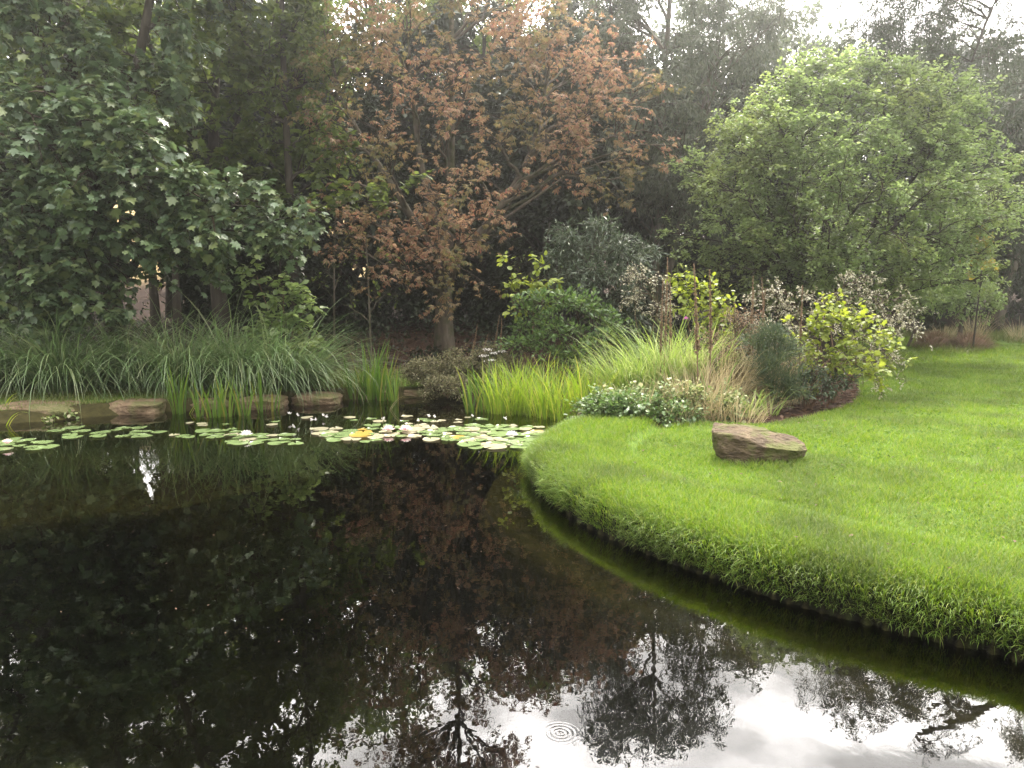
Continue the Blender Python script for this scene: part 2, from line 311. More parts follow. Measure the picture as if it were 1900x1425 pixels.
def make_water():
    m, nt, N, L = mat_base('pond_water')
    tc = N('ShaderNodeTexCoord')
    mp = N('ShaderNodeMapping'); mp.inputs['Scale'].default_value = (1, .8, 1); L(tc.outputs['Object'], mp.inputs[0])
    n1 = N('ShaderNodeTexNoise'); n1.inputs['Scale'].default_value = 11; n1.inputs['Detail'].default_value = 2; n1.inputs['Roughness'].default_value = .45; L(mp.outputs[0], n1.inputs['Vector'])
    n2 = N('ShaderNodeTexNoise'); n2.inputs['Scale'].default_value = 1.1; n2.inputs['Detail'].default_value = 1; L(mp.outputs[0], n2.inputs['Vector'])
    a1 = N('ShaderNodeMath'); a1.operation = 'MULTIPLY'; L(n1.outputs['Fac'], a1.inputs[0]); a1.inputs[1].default_value = .0003
    a2 = N('ShaderNodeMath'); a2.operation = 'MULTIPLY_ADD'; L(n2.outputs['Fac'], a2.inputs[0]); a2.inputs[1].default_value = .0014; L(a1.outputs[0], a2.inputs[2])
    # the rings where something touched the surface
    c = P(1040, 1360); sub = N('ShaderNodeVectorMath'); sub.operation = 'DISTANCE'; L(tc.outputs['Object'], sub.inputs[0]); sub.inputs[1].default_value = c
    w = N('ShaderNodeMath'); w.operation = 'MULTIPLY'; L(sub.outputs['Value'], w.inputs[0]); w.inputs[1].default_value = 2*math.pi/.021
    s = N('ShaderNodeMath'); s.operation = 'SINE'; L(w.outputs[0], s.inputs[0])
    fo = N('ShaderNodeMapRange'); fo.interpolation_type = 'SMOOTHSTEP'; fo.inputs[1].default_value = .03; fo.inputs[2].default_value = .11; fo.inputs[3].default_value = 1; fo.inputs[4].default_value = 0
    L(sub.outputs['Value'], fo.inputs[0])
    mu = N('ShaderNodeMath'); mu.operation = 'MULTIPLY'; L(s.outputs[0], mu.inputs[0]); L(fo.outputs[0], mu.inputs[1])
    ad = N('ShaderNodeMath'); ad.operation = 'MULTIPLY_ADD'; L(mu.outputs[0], ad.inputs[0]); ad.inputs[1].default_value = .00011; L(a2.outputs[0], ad.inputs[2])
    bp = N('ShaderNodeBump'); bp.inputs['Strength'].default_value = 1; bp.inputs['Distance'].default_value = 1; L(ad.outputs[0], bp.inputs['Height'])
    fr = N('ShaderNodeFresnel'); fr.inputs['IOR'].default_value = 1.45; L(bp.outputs[0], fr.inputs['Normal'])
    gl = N('ShaderNodeBsdfGlossy'); gl.inputs['Roughness'].default_value = 0.0; gl.inputs['Color'].default_value = (1, 1, 1, 1); L(bp.outputs[0], gl.inputs['Normal'])
    tr = N('ShaderNodeBsdfTransparent'); tr.inputs['Color'].default_value = (.40, .40, .26, 1)
    mx = N('ShaderNodeMixShader'); L(fr.outputs[0], mx.inputs[0]); L(tr.outputs[0], mx.inputs[1]); L(gl.outputs[0], mx.inputs[2])
    out = N('ShaderNodeOutputMaterial'); L(mx.outputs[0], out.inputs[0])
    V = [(-15, -3, 0), (4.5, -3, 0), (4.5, 14, 0), (-15, 14, 0)]
    tag(mesh_obj('water', V, [[(0, 1, 2, 3)]], m), kind='structure')
make_water()

# ------------------------------------------------------------------ vector geometry
def tubes(Pts, Rad, S):
    """N tubes of K points, S sides -> verts, quads"""
    Pts = np.asarray(Pts, float); N_, K = Pts.shape[:2]
    T = nz(np.gradient(Pts, axis=1)); ref = np.where(np.abs(T[..., 2:3]) > .9, np.array((1., 0, 0)), np.array((0, 0, 1.)))
    A = nz(np.cross(T, ref)); B = np.cross(T, A); a = np.arange(S)*2*math.pi/S
    V = Pts[:, :, None]+Rad[:, :, None, None]*(np.cos(a)[:, None]*A[:, :, None]+np.sin(a)[:, None]*B[:, :, None])
    i = np.arange(N_*K*S).reshape(N_, K, S); j = np.roll(i, -1, 2)
    F = np.stack((i[:, :-1], j[:, :-1], j[:, 1:], i[:, 1:]), -1).reshape(-1, 4)
    return V.reshape(-1, 3), [F]
def bez(a, c, b, K):
    t = np.linspace(0, 1, K)[None, :, None]
    return (1-t)**2*a[:, None]+2*t*(1-t)*c[:, None]+t*t*b[:, None]
LT = {
 'oval': (np.array([(0, 0, 0), (.5, .27, .07), (1, 0, -.08), (.5, -.27, .07)]), [(0, 2, 1), (0, 3, 2)]),
 'round': (np.array([(0, 0, 0), (.25, .36, .05), (.7, .33, .04), (1, 0, -.1), (.7, -.33, .04), (.25, -.36, .05)]), [(0, 3, 2, 1), (0, 5, 4, 3)]),
 'lance': (np.array([(0, 0, 0), (.4, .11, .03), (1, 0, -.12), (.4, -.11, .03)]), [(0, 2, 1), (0, 3, 2)]),
 'needle': (np.array([(0, 0, 0), (.5, .06, 0), (1, 0, -.05), (.5, -.06, 0)]), [(0, 2, 1), (0, 3, 2)]),
 'maple': (np.array([(0, 0, 0), (-.06, .3, -.02), (.2, .32, .03), (.22, .58, -.06), (.5, .34, .02), (.72, .42, -.05), (.7, .17, .03), (1, 0, -.12),
                     (.7, -.17, .03), (.72, -.42, -.05), (.5, -.34, .02), (.22, -.58, -.06), (.2, -.32, .03), (-.06, -.3, -.02)]),
           [(0, 2, 1), (0, 4, 3), (0, 3, 2), (0, 6, 5), (0, 5, 4), (0, 7, 6), (0, 8, 7), (0, 9, 8), (0, 10, 9), (0, 11, 10), (0, 12, 11), (0, 13, 12)]),
}
def _palm():
    v = []; f = []
    for k, an in enumerate((-70, -36, 0, 36, 70)):
        c, s = math.cos(R(an)), math.sin(R(an)); l = 1-.25*abs(an)/70
        for (x, y, z) in ((.04, 0, 0), (.62*l, .15, -.06), (l, 0, -.3), (.62*l, -.15, -.06)): v.append((x*c-y*s, x*s+y*c, z))
        f += [(4*k, 4*k+2, 4*k+1), (4*k, 4*k+3, 4*k+2)]
    return np.array(v), f
LT['palm'] = _palm()
def leaves(pos, d, n, size, kind):
    T, F = LT[kind]; u = nz(d); n = nz(n-(n*u).sum(-1, keepdims=True)*u); v = np.cross(n, u)
    V = pos[:, None]+size[:, None, None]*(T[None, :, 0:1]*u[:, None]+T[None, :, 1:2]*v[:, None]+T[None, :, 2:3]*n[:, None])
    k = len(T); off = (np.arange(len(pos))*k)[:, None, None]; polys = []
    for ln in {len(f) for f in F}:
        fa = np.array([f for f in F if len(f) == ln]); polys.append((fa[None]+off).reshape(-1, ln))
    return V.reshape(-1, 3), polys
def blades(base, h, lean, bend, width, K=4, twist=None, kink=None):
    """grass-like blades: base (N,3), length h, horizontal lean vector (N,2), bend 0..1.6 rad over the length"""
    N_ = len(base); ld = nz(np.concatenate((lean, np.zeros((N_, 1))), 1)); a0 = np.clip(np.linalg.norm(lean, axis=1), 0, 1.2)
    t = np.linspace(0, 1, K+1); pts = np.zeros((N_, K+1, 3)); pts[:, 0] = base
    for q in range(K):
        an = a0+bend*((q+.5)/K)**1.4
        pts[:, q+1] = pts[:, q]+(h/K)[:, None]*(np.sin(an)[:, None]*ld+np.cos(an)[:, None]*np.array((0, 0, 1.)))
    az = rng.random(N_)*math.pi*2 if twist is None else twist
    side = np.stack((np.cos(az), np.sin(az), np.zeros(N_)), -1); side = nz(side-.7*(side*ld).sum(-1, keepdims=True)*ld)
    w = width[:, None]*np.array([.8]+[1-.75*max(0, (q-.4)/.6) for q in t[1:-1]])[None]
    Lf = pts[:, :-1]-side[:, None]*w[..., None]/2; Rt = pts[:, :-1]+side[:, None]*w[..., None]/2
    V = np.concatenate((Lf, Rt, pts[:, -1:]), 1); n = 2*K+1; off = (np.arange(N_)*n)[:, None]
    Q = [np.array([[q, K+q, K+q+1, q+1]])[None]+off[..., None] for q in range(K-1)]
    polys = [np.concatenate([q.reshape(-1, 4) for q in Q])] if K > 1 else []
    polys.append((np.array([[K-1, 2*K-1, 2*K]])+off).reshape(-1, 3))
    return V.reshape(-1, 3), polys

# ------------------------------------------------------------------ woody plants
def branch_out(Pm, n, len_, outward, up, t0=.3, jit=.25, droop=0.0, K=3):
    """n side shoots from each curve of Pm (N,K,3)"""
    N_, Kp = Pm.shape[:2]; t = t0+(1-t0)*rng.random((N_, n))**.8; f = t*(Kp-1); i = np.minimum(f.astype(int), Kp-2); fr = (f-i)[..., None]
    r = np.arange(N_)[:, None]; p = Pm[r, i]*(1-fr)+Pm[r, i+1]*fr; tan = nz(Pm[r, i+1]-Pm[r, i])
    p = p.reshape(-1, 3); tan = tan.reshape(-1, 3); rv = runit(len(p)); rv -= .55*(rv*tan).sum(-1, keepdims=True)*tan
    d = nz(outward*tan+nz(rv)+np.array((0, 0, up))); l = len_*(1+jit*rng.normal(size=len(p))).clip(.35, 1.7)*(1.15-.35*t.ravel())
    e = p+d*l[:, None]; c = p+d*l[:, None]*.5+np.array((0, 0, 1.))*(l*.1)[:, None]; e[:, 2] -= droop*l
    return bez(p, c, e, K), l
def foliate(tw, n, size, kind, up=.8, spread=.12, droop=.2, t0=.15, jit=.3, along=.6, flat=0.0):
    N_, Kp = tw.shape[:2]; t = t0+(1-t0)*rng.random((N_, n)); f = t*(Kp-1); i = np.minimum(f.astype(int), Kp-2); fr = (f-i)[..., None]
    r = np.arange(N_)[:, None]; p = (tw[r, i]*(1-fr)+tw[r, i+1]*fr).reshape(-1, 3); tan = nz(tw[r, i+1]-tw[r, i]).reshape(-1, 3)
    rv = runit(len(p)); rv[:, 2] *= (1-flat); d = nz(along*tan+rv); d[:, 2] -= droop
    p = p+rv*spread*rng.random((len(p), 1)); nn = np.array((0, 0, up))+runit(len(p))*.6
    return leaves(p, d, nn, size*(1+jit*rng.normal(size=len(p))).clip(.45, 1.7), kind)
def ellipsoid_targets(c, r, n, inner=.62, zlo=-1.0):
    out = []
    while len(out) < n:
        u = runit(1)[0]
        if u[2] < zlo: continue
        out.append(np.array(c)+np.array(r)*u*(inner+(1-inner)*rng.random()**.6))
    return np.array(out)
def woody(name, label, cat, base, trunks, targets, leaf, lmat, wmat, rise=.7, zr=(.5, 99), r_main=.05, n_sec=8, sec=1.2, n_twig=8, twig=.5, n_leaf=12, size=.1,
          up_sec=.15, droop_sec=.1, droop_twig=.15, up=.8, droop=.2, spread=.08, group=None, arch=.16, flat=0.0, t_sec=.3, parts=('trunk', 'branches', 'crown'), twigs_visible=True,
          out_sec=.9, sides=7, extra=None, along=.6):
    root = empty(name, base, label, cat, group); base = np.array(base)
    g = Geo(); dense = []
    for pts, r0, r1 in trunks:
        pts = np.array(pts, float); k = len(pts); tt = np.linspace(0, k-1, max(8, 4*k)); i = np.minimum(tt.astype(int), k-2); f = (tt-i)[:, None]
        pm = np.vstack((2*pts[0]-pts[1], pts, 2*pts[-1]-pts[-2])); a, b, c, d = pm[i], pm[i+1], pm[i+2], pm[i+3]
        q = .5*(2*b+(c-a)*f+(2*a-5*b+4*c-d)*f**2+(3*b-a-3*c+d)*f**3)
        rad = np.linspace(r0, r1, len(q))*(1+.12*np.exp(-np.linspace(0, 6, len(q)))*3*(r0 > .06)); dense.append((q, rad))
        g.add(*tubes(q[None], rad[None], sides))
    T = np.asarray(targets, float); S0 = []; R0 = []
    for t in T:
        best = None
        for q, rad in dense:
            hd = np.linalg.norm(q[:, :2]-t[:2], axis=1); want = np.clip(t[2]-rise*hd, base[2]+zr[0], base[2]+zr[1])
            cost = np.abs(q[:, 2]-want)+.4*hd; j = int(np.argmin(cost))
            if best is None or cost[j] < best[0]: best = (cost[j], q[j], rad[j])
        S0.append(best[1]); R0.append(best[2])
    S0 = np.array(S0); R0 = np.minimum(np.array(R0)*.75, r_main); l = np.linalg.norm(T-S0, axis=1)
    c = (S0+T)/2+np.array((0, 0, 1.))*(l*arch)[:, None]+rng.normal(size=T.shape)*(l*.07)[:, None]
    K = 7; mains = bez(S0, c, T, K); mains[:, 1:-1] += rng.normal(size=(len(T), K-2, 3))*(l*.018)[:, None, None]
    g.add(*tubes(mains, R0[:, None]*np.linspace(1, .22, K)[None], 5))
    g.obj(parts[0], wmat, root, True)
    g2 = Geo(); secs, sl = branch_out(mains, n_sec, sec, out_sec, up_sec, t_sec, droop=droop_sec, K=4)
    rs = np.repeat(R0*.3, n_sec).clip(.006, .03)
    g2.add(*tubes(secs, rs[:, None]*np.linspace(1, .3, 4)[None], 3))
    tw, tl = branch_out(secs, n_twig, twig, .7, .1, .2, droop=droop_twig)
    if twigs_visible: g2.add(*tubes(tw, np.full((len(tw), 1), .004)*np.linspace(1, .4, 3)[None], 3))
    if parts[1]: g2.obj(parts[1], M['bark_twig'] if wmat is not M['stem_green'] else wmat, root)
    g3 = Geo().add(*foliate(tw, n_leaf, size, leaf, up, spread, droop, flat=flat, along=along))
    g3.obj(parts[2], lmat, root)
    if extra: extra(root, tw, secs)
    return root
def tz(x, y): return float(ground_z(np.array([x]), np.array([y]))[0][0])
def at_ground(px, y):
    x = (px-CX)/FPX*y/ (cp-.0*sp); return (x, y, tz(x, y))
def targets_px(lst): return np.array([PD(a, b, c) for a, b, c in lst])

# ---- the trees
def trees():
    # big maple on the left
    b = at_ground(215, 15.0); B = np.array(b)
    T = [(20, 150, 12.6), (80, 170, 12.4), (150, 215, 12.2), (220, 235, 12.3), (290, 275, 12.4), (325, 320, 12.6), (250, 330, 12.4), (170, 310, 12.2), (90, 270, 12.2), (20, 260, 12.0),
         (380, 345, 12.8), (440, 370, 12.9), (500, 385, 13.0), (560, 400, 13.1), (530, 430, 13.0), (460, 430, 12.8), (400, 400, 12.6), (330, 375, 12.6), (40, 380, 12.2), (250, 420, 13.2), (340, 430, 13.4), (110, 410, 12.2), (190, 400, 12.5),
         (20, 470, 12.2), (80, 490, 12.2), (140, 510, 12.4), (30, 540, 12.3), (110, 550, 12.5), (150, 570, 12.6), (-60, 330, 12), (-120, 430, 12), (-80, 520, 12.2), (-150, 250, 12.3),
         (120, 455, 12.6), (-30, 420, 12.0), (60, 330, 12.0), (60, 215, 12.2),
         (60, 60, 13.4), (140, 90, 13.6), (230, 130, 14), (300, 170, 14.2), (20, 20, 13.5), (110, -20, 14), (-100, 100, 13), (-60, 0, 13.5), (200, -60, 14.5), (300, 40, 14.5)]
    T = np.vstack((targets_px(T), ellipsoid_targets(B+(-1.2, .6, 9.6), (4.8, 4.2, 4.8), 34, .5, -.5)))
    woody('maple_tree', 'broad maple with big lobed grey green leaves drooping low at left over the sedge', 'tree', b,
          [([B, B+(.05, -.1, 2.2), B+(-.25, -.3, 5), B+(-.4, -.2, 8.5), B+(-.9, 0, 13)], .2, .04), ([B+(0, -.15, 3.0), B+(.9, -.5, 5.2), B+(1.5, -.4, 8), B+(1.4, 0, 11)], .12, .03),
           ([B+(-.1, -.2, 2.5), B+(-1.5, -.8, 5), B+(-2.6, -1, 9)], .12, .03)],
          T, 'maple', M['maple'], M['bark_dark'], rise=.25, zr=(1.6, 12), r_main=.06, n_sec=8, sec=.78, n_twig=7, twig=.4, n_leaf=7, size=.128, up=1.1, droop=.35, droop_sec=.2, droop_twig=.3, up_sec=.1, flat=.4)
    # second green tree behind it
    b = at_ground(420, 18.5); B = np.array(b)
    T = np.vstack((targets_px([(330, 60, 17.5), (420, 40, 17), (500, 90, 17), (380, 150, 17), (470, 170, 17.2), (560, 60, 17.5), (330, 240, 17.5), (430, 250, 17.3), (520, 260, 17.5), (600, 110, 17.6), (620, 40, 17.8),
                               (640, 330, 16.6), (720, 375, 16.4), (600, 300, 17), (570, 200, 18), (250, 180, 17.8), (440, 320, 17.5), (520, 340, 17.8), (350, 320, 17.6), (290, 260, 17.6), (400, -40, 17.5), (540, -30, 18)]),
                   ellipsoid_targets(B+(-.2, .2, 9.3), (3.3, 3.4, 4.6), 34, .45, -.8)))
    woody('woodland_tree', 'tall green tree with dark spreading boughs between the maple and the brown tree', 'tree', b,
          [([B, B+(-.15, 0, 3), B+(.1, -.1, 6), B+(.3, 0, 9.5), B+(.2, 0, 13)], .17, .03), ([B+(-.1, 0, 3.4), B+(.9, -.4, 5.8), B+(2.0, -.5, 8.6)], .09, .03), ([B+(0, 0, 4.2), B+(-1.1, -.4, 6.6), B+(-1.6, -.4, 9)], .08, .02)],
          T, 'maple', M['lime'], M['bark_dark'], rise=.5, zr=(2.5, 12.5), n_sec=8, sec=.9, n_twig=6, twig=.42, n_leaf=7, size=.14, up=1.0, droop=.25, flat=.3)
    # slim tree with climber
    b = at_ground(556, 17.0); B = np.array(b)
    T = np.vstack((targets_px([(520, 130, 17), (590, 150, 17.2), (545, 60, 17), (610, 230, 17), (500, 220, 16.8), (560, -20, 17), (620, 280, 16.8)]), ellipsoid_targets(B+(0, 0, 8.2), (1.5, 1.5, 3.2), 14, .4)))
    def ivy(root, tw, secs):
        z = rng.random(900)*3.6; a = rng.random(900)*6.283; r = .13+.12*rng.random(900)*(1-z/5); p = B+np.stack((np.cos(a)*r-.02*z, np.sin(a)*r, z), -1)
        d = np.stack((np.cos(a), np.sin(a), -.5+0*a), -1); Geo().add(*leaves(p, d+runit(900)*.5, np.stack((np.cos(a), np.sin(a), .6+0*a), -1)+runit(900)*.3, .06+.05*rng.random(900), 'round')).obj('ivy', M['yew'], root)
    woody('slim_tree', 'slender dark tree with an ivy clad trunk against pale sky gaps', 'tree', b, [([B, B+(-.05, 0, 3), B+(-.1, 0, 6), B+(-.05, 0, 9), B+(.1, 0, 12)], .11, .02)],
          T, 'oval', M['lime'], M['bark_dark'], rise=.7, zr=(3.5, 11.5), n_sec=6, sec=.7, n_twig=6, twig=.4, n_leaf=8, size=.11, extra=ivy)
    # the brown horse chestnut
    b = at_ground(826, 17.2); B = np.array(b)
    T = np.vstack((targets_px([(620, 190, 16.5), (660, 130, 16.6), (640, 270, 16.4), (700, 230, 16), (720, 320, 15.6), (780, 360, 15.2), (840, 350, 15), (880, 330, 15.2), (820, 420, 15), (870, 440, 15), (800, 480, 15.2), (860, 500, 15.2), (900, 400, 15.2),
                               (760, 440, 15.4), (700, 420, 15.6), (650, 440, 15.8), (720, 490, 15.8), (620, 460, 16.2), (830, 545, 15.6), (920, 260, 15.8), (960, 230, 15.8), (1020, 250, 16), (1080, 230, 16), (1130, 200, 16.2), (1180, 170, 16.4), (1200, 240, 16.2), (1170, 290, 16),
                               (1230, 310, 16), (1100, 280, 15.8), (1010, 180, 16), (1090, 140, 16.4), (1160, 110, 16.6), (1220, 180, 16.5), (940, 130, 16.2), (860, 120, 16.2), (780, 130, 16.2), (700, 90, 16.5), (740, 40, 16.8), (820, 20, 16.8),
                               (900, 30, 16.8), (980, 40, 16.8), (1050, 60, 16.8), (860, 220, 15.8), (800, 250, 15.6), (1250, 270, 16.5), (580, 420, 16.6), (600, 330, 16.8), (980, 110, 16.4),(760,180,16),(1020,110,16.5)]),
                   ellipsoid_targets(B+(.3, .5, 5.6), (3.7, 2.6, 4.2), 22, .4, .05), ellipsoid_targets(B+(-.4, .2, 9.8), (3.0, 2.2, 1.9), 24, .3)))
    woody('chestnut_tree', 'horse chestnut with rusty brown autumn leaves and bare arching limbs at centre', 'tree', b,
          [([B, B+(.0, 0, 1.6), B+(.15, -.1, 3.0), B+(.2, 0, 5), B+(.25, .1, 10.6)], .2, .03), ([B+(.05, -.05, 1.9), B+(1.2, -.3, 3.2), B+(1.9, -.3, 4.4), B+(2.3, 0, 6.2)], .12, .03),
           ([B+(0, 0, 2.0), B+(-1.0, -.2, 3.6), B+(-2.0, -.2, 5.3), B+(-2.5, 0, 7)], .09, .02), ([B+(.05, 0, 2.3), B+(-.5, 0, 4.4), B+(-.75, 0, 7.4)], .1, .02)],
          T, 'palm', M['chestnut'], M['bark_mid'], rise=.45, zr=(1.5, 10.2), r_main=.05, n_sec=6, sec=.82, n_twig=5, twig=.38, n_leaf=4, size=.086, up=.9, droop=.4, arch=.2, flat=.3)
    # grey green willow like trees behind
    b = at_ground(1215, 22.0); B = np.array(b)
    T = np.vstack((targets_px([(1100, 60, 20.5), (1180, 40, 20), (1260, 60, 20), (1330, 100, 20), (1390, 160, 20), (1130, 130, 20), (1230, 150, 19.8), (1310, 200, 19.6), (1270, 260, 19.6), (1340, 280, 19.8), (1290, 340, 20), (1160, 230, 20), (1080, 0, 21), (1200, -40, 21), (1300, 20, 20.5), (1400, 220, 20.5), (1250, 380, 20.5), (1290, 420, 20.5)]),
                   ellipsoid_targets(B+(.3, .2, 7.6), (3.6, 3.2, 4.8), 44, .4, -.8)))
    woody('willow_tree', 'tall grey green willow standing between the brown tree and the round green tree', 'tree', b,
          [([B, B+(-.1, 0, 2), B+(-.05, 0, 4), B+(.1, 0, 8), B+(.3, 0, 12)], .2, .03), ([B+(.0, 0, .6), B+(.45, 0, 2.6), B+(.9, 0, 5), B+(1.6, 0, 9)], .13, .03)],
          T, 'lance', M['willow'], M['bark_pale'], rise=.8, zr=(2.5, 11.5), n_sec=8, sec=1.0, n_twig=7, twig=.55, n_leaf=13, size=.15, up=.4, droop=.9, droop_sec=.35, droop_twig=.5)
    # the round bright green tree on the lawn
    b = at_ground(1535, 18.0); B = np.array(b)
    T = [(1300, 390, 16.6), (1270, 440, 16.8), (1330, 330, 16.6), (1360, 270, 16.6), (1390, 210, 16.8), (1440, 170, 16.8), (1500, 140, 17), (1570, 125, 17), (1630, 130, 17), (1690, 170, 17), (1750, 200, 17.2), (1790, 190, 17.6), (1800, 260, 17), (1830, 310, 17), (1850, 370, 17), (1870, 390, 17.4),
         (1880, 350, 17.6), (1820, 420, 16.6), (1780, 480, 16.4), (1810, 520, 16.6), (1840, 470, 17), (1740, 530, 16.4), (1690, 520, 16.2), (1640, 500, 16), (1600, 540, 16.2), (1550, 500, 15.8), (1490, 480, 15.8), (1430, 450, 16), (1370, 440, 16.2), (1400, 500, 16.4), (1330, 490, 16.8), (1290, 500, 17),
         (1450, 540, 16.4), (1500, 560, 16.6), (1700, 440, 15.8), (1620, 430, 15.5), (1540, 420, 15.4), (1460, 390, 15.6), (1390, 380, 15.8), (1420, 310, 15.8), (1490, 320, 15.5), (1560, 340, 15.3), (1640, 350, 15.4), (1720, 360, 15.6), (1780, 340, 16), (1740, 270, 16), (1660, 260, 15.8), (1580, 250, 15.8),
         (1500, 240, 15.9), (1440, 240, 16), (1560, 180, 16.4), (1640, 190, 16.4), (1700, 230, 16.4), (1500, 195, 16.4)]
    T = np.vstack((targets_px(T), ellipsoid_targets(B+(0, 0, 3.7), (3.5, 2.8, 2.7), 40, .5, -.5)))
    woody('crab_apple_tree', 'wide round bright green tree with many stems on the lawn behind the border', 'tree', b,
          [([B, B+(.1, 0, .7), B+(.5, -.2, 2), B+(1.0, -.3, 4), B+(1.3, -.2, 6)], .13, .02), ([B+(-.1, 0, 0), B+(-.5, -.1, 1.4), B+(-1.1, -.3, 3.2), B+(-1.4, -.2, 5.4)], .11, .02), ([B+(-.05, .1, 0), B+(-.3, 0, 1.7), B+(-.25, -.2, 4), B+(0, -.1, 6.2)], .11, .02),
           ([B+(.1, .1, .2), B+(1.2, .2, 1.5), B+(2.5, .2, 3)], .09, .02)],
          T, 'round', M['fresh'], M['bark_dark'], rise=.75, zr=(.7, 5.9), r_main=.045, n_sec=10, sec=.75, n_twig=7, twig=.36, n_leaf=15, size=.062, up=1.3, droop=.15, up_sec=.12, droop_sec=.05, droop_twig=.05, flat=.6)
    # high pine at right with a heavy limb reaching into the sky
    b = at_ground(2060, 19.5); B = np.array(b)
    T = targets_px([(1880, 60, 18.6), (1800, 30, 18.2), (1730, 0, 18.0), (1690, 30, 18.0), (1640, 50, 18.2), (1760, 70, 18.2), (1840, 110, 18.4), (1900, 150, 18.6), (1700, -60, 18.0), (1800, -60, 18.0), (1900, -40, 18.4), (1990, 80, 18.6), (1640, -30, 18.5), (1600, 20, 18.8), (1860, -120, 18.5),(1660, 90, 18.3), (1590, -10, 18.6), (1740, 110, 18.4)])
    T = np.vstack((T, ellipsoid_targets(B+(2.2, 0, 9), (3.8, 4.0, 4), 34, .5, -.6)))
    woody('pine_tree', 'tall pine reaching in from the right with a bare crooked limb', 'tree', b,
          [([B, B+(0, 0, 4), B+(.2, 0, 9), B+(.1, 0, 14)], .3, .05), ([B+(0, 0, 5.0), B+(-1.2, -.6, 6.5), B+(-2.5, -1.1, 7.9), B+(-4.1, -1.4, 8.7), B+(-5.2, -1.5, 9.0)], .16, .05), ([B+(-4.0, -1.4, 8.6), B+(-4.6, -1.5, 7.8), B+(-5.0, -1.5, 6.6)], .05, .02)],
          T, 'needle', M['pine'], M['bark_dark'], rise=.3, zr=(4.5, 13.5), r_main=.07, n_sec=9, sec=.9, n_twig=8, twig=.45, n_leaf=22, size=.13, up=.3, droop=.5, droop_sec=.4, droop_twig=.5, spread=.04)
    # weeping tree at the right edge
    b = at_ground(1836, 25.5); B = np.array(b)
    T = np.vstack((targets_px([(1830, 180, 24), (1870, 240, 23.6), (1840, 300, 23.6), (1880, 340, 23.4), (1900, 400, 23.4), (1860, 440, 23.8), (1930, 300, 23.4), (1920, 200, 23.6), (1780, 160, 24.4), (1740, 210, 25), (1800, 400, 24.6), (1950, 450, 23.6), (1900, 520, 24)]),
                   ellipsoid_targets(B+(1.2, .3, 6), (3.4, 2.6, 3.6), 40, .4, -.7)))
    woody('weeping_tree', 'dark weeping tree with a leaning pale trunk at the far right of the lawn', 'tree', b,
          [([B, B+(.35, 0, 1.6), B+(.8, 0, 3.2), B+(.9, 0, 6), B+(1.2, 0, 9.4)], .22, .04), ([B+(.4, 0, 1.8), B+(.2, 0, 4), B+(-.4, 0, 7)], .1, .03)],
          T, 'lance', M['weep'], M['bark_pale'], rise=.5, zr=(2.2, 9), n_sec=8, sec=1.0, n_twig=7, twig=.6, n_leaf=12, size=.15, up=.4, droop=.9, droop_sec=.5, droop_twig=.6)
    # pale far trees
    for px, y, h, w, lab in ((1450, 33, 11.2, 3.4, 'pale hazy tree beyond the gap above the round green tree'), (1320, 36, 13.5, 3.6, 'hazy tree top rising behind the willow'),
                             (1640, 34, 10.6, 3.6, 'hazy tree seen under the pine limb'), (1760, 31, 10.2, 3.4, 'hazy dark tree behind the right shoulder of the round green tree')):
        b = at_ground(px, y); B = np.array(b)
        woody('far_tree', lab, 'tree', b, [([B, B+(.1, 0, h*.4), B+(0, 0, h*.9)], .2, .04)], ellipsoid_targets(B+(0, 0, h*.55), (w, w, h*.45), 34, .5), 'oval', M['far'], M['bark_dark'],
              rise=.7, zr=(1, h*.85), n_sec=7, sec=1.2, n_twig=6, twig=.6, n_leaf=9, size=.2, group='hazy trees beyond the lawn', twigs_visible=False)
    # tall trees of the wood behind the left group
    for px, y, h, w, lab in ((-40, 21, 14, 4.0, 'tall tree at the far left edge of the wood'), (140, 23, 14.5, 3.6, 'tall tree rising straight behind the maple'), (330, 25, 14, 3.4, 'tall back tree behind the spreading boughs'),
                             (700, 26, 14.5, 3.6, 'green back tree showing through the left of the brown tree'), (960, 27, 11.5, 3.6, 'green back tree showing through the right of the brown tree')):
        b = at_ground(px, y); B = np.array(b)
        woody('wood_tree', lab, 'tree', b, [([B, B+(.1, 0, h*.4), B+(0, 0, h*.92)], .2, .04)], ellipsoid_targets(B+(0, 0, h*.62), (w, w, h*.36), 40, .45), 'oval', M['lime'], M['bark_dark'],
              rise=.7, zr=(h*.3, h*.9), n_sec=7, sec=1.1, n_twig=6, twig=.55, n_leaf=9, size=.17, group='tall trees at the back of the wood', twigs_visible=False)
    # dark evergreens that close the wood
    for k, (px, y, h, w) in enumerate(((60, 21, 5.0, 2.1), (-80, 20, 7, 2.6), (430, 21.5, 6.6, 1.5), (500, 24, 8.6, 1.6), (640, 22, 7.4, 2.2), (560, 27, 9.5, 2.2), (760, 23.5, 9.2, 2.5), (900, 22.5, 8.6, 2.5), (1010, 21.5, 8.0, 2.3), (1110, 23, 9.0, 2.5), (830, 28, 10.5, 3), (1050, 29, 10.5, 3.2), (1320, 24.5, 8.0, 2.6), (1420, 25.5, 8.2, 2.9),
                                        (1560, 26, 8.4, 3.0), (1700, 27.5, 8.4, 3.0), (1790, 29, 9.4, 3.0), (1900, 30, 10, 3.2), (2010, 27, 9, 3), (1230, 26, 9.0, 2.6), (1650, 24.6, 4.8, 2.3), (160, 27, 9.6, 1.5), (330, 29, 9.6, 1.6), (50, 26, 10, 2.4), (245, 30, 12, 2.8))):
        b = at_ground(px, y); B = np.array(b); hi = (px in (160, 330, 245)) and y > 26 and h > 5
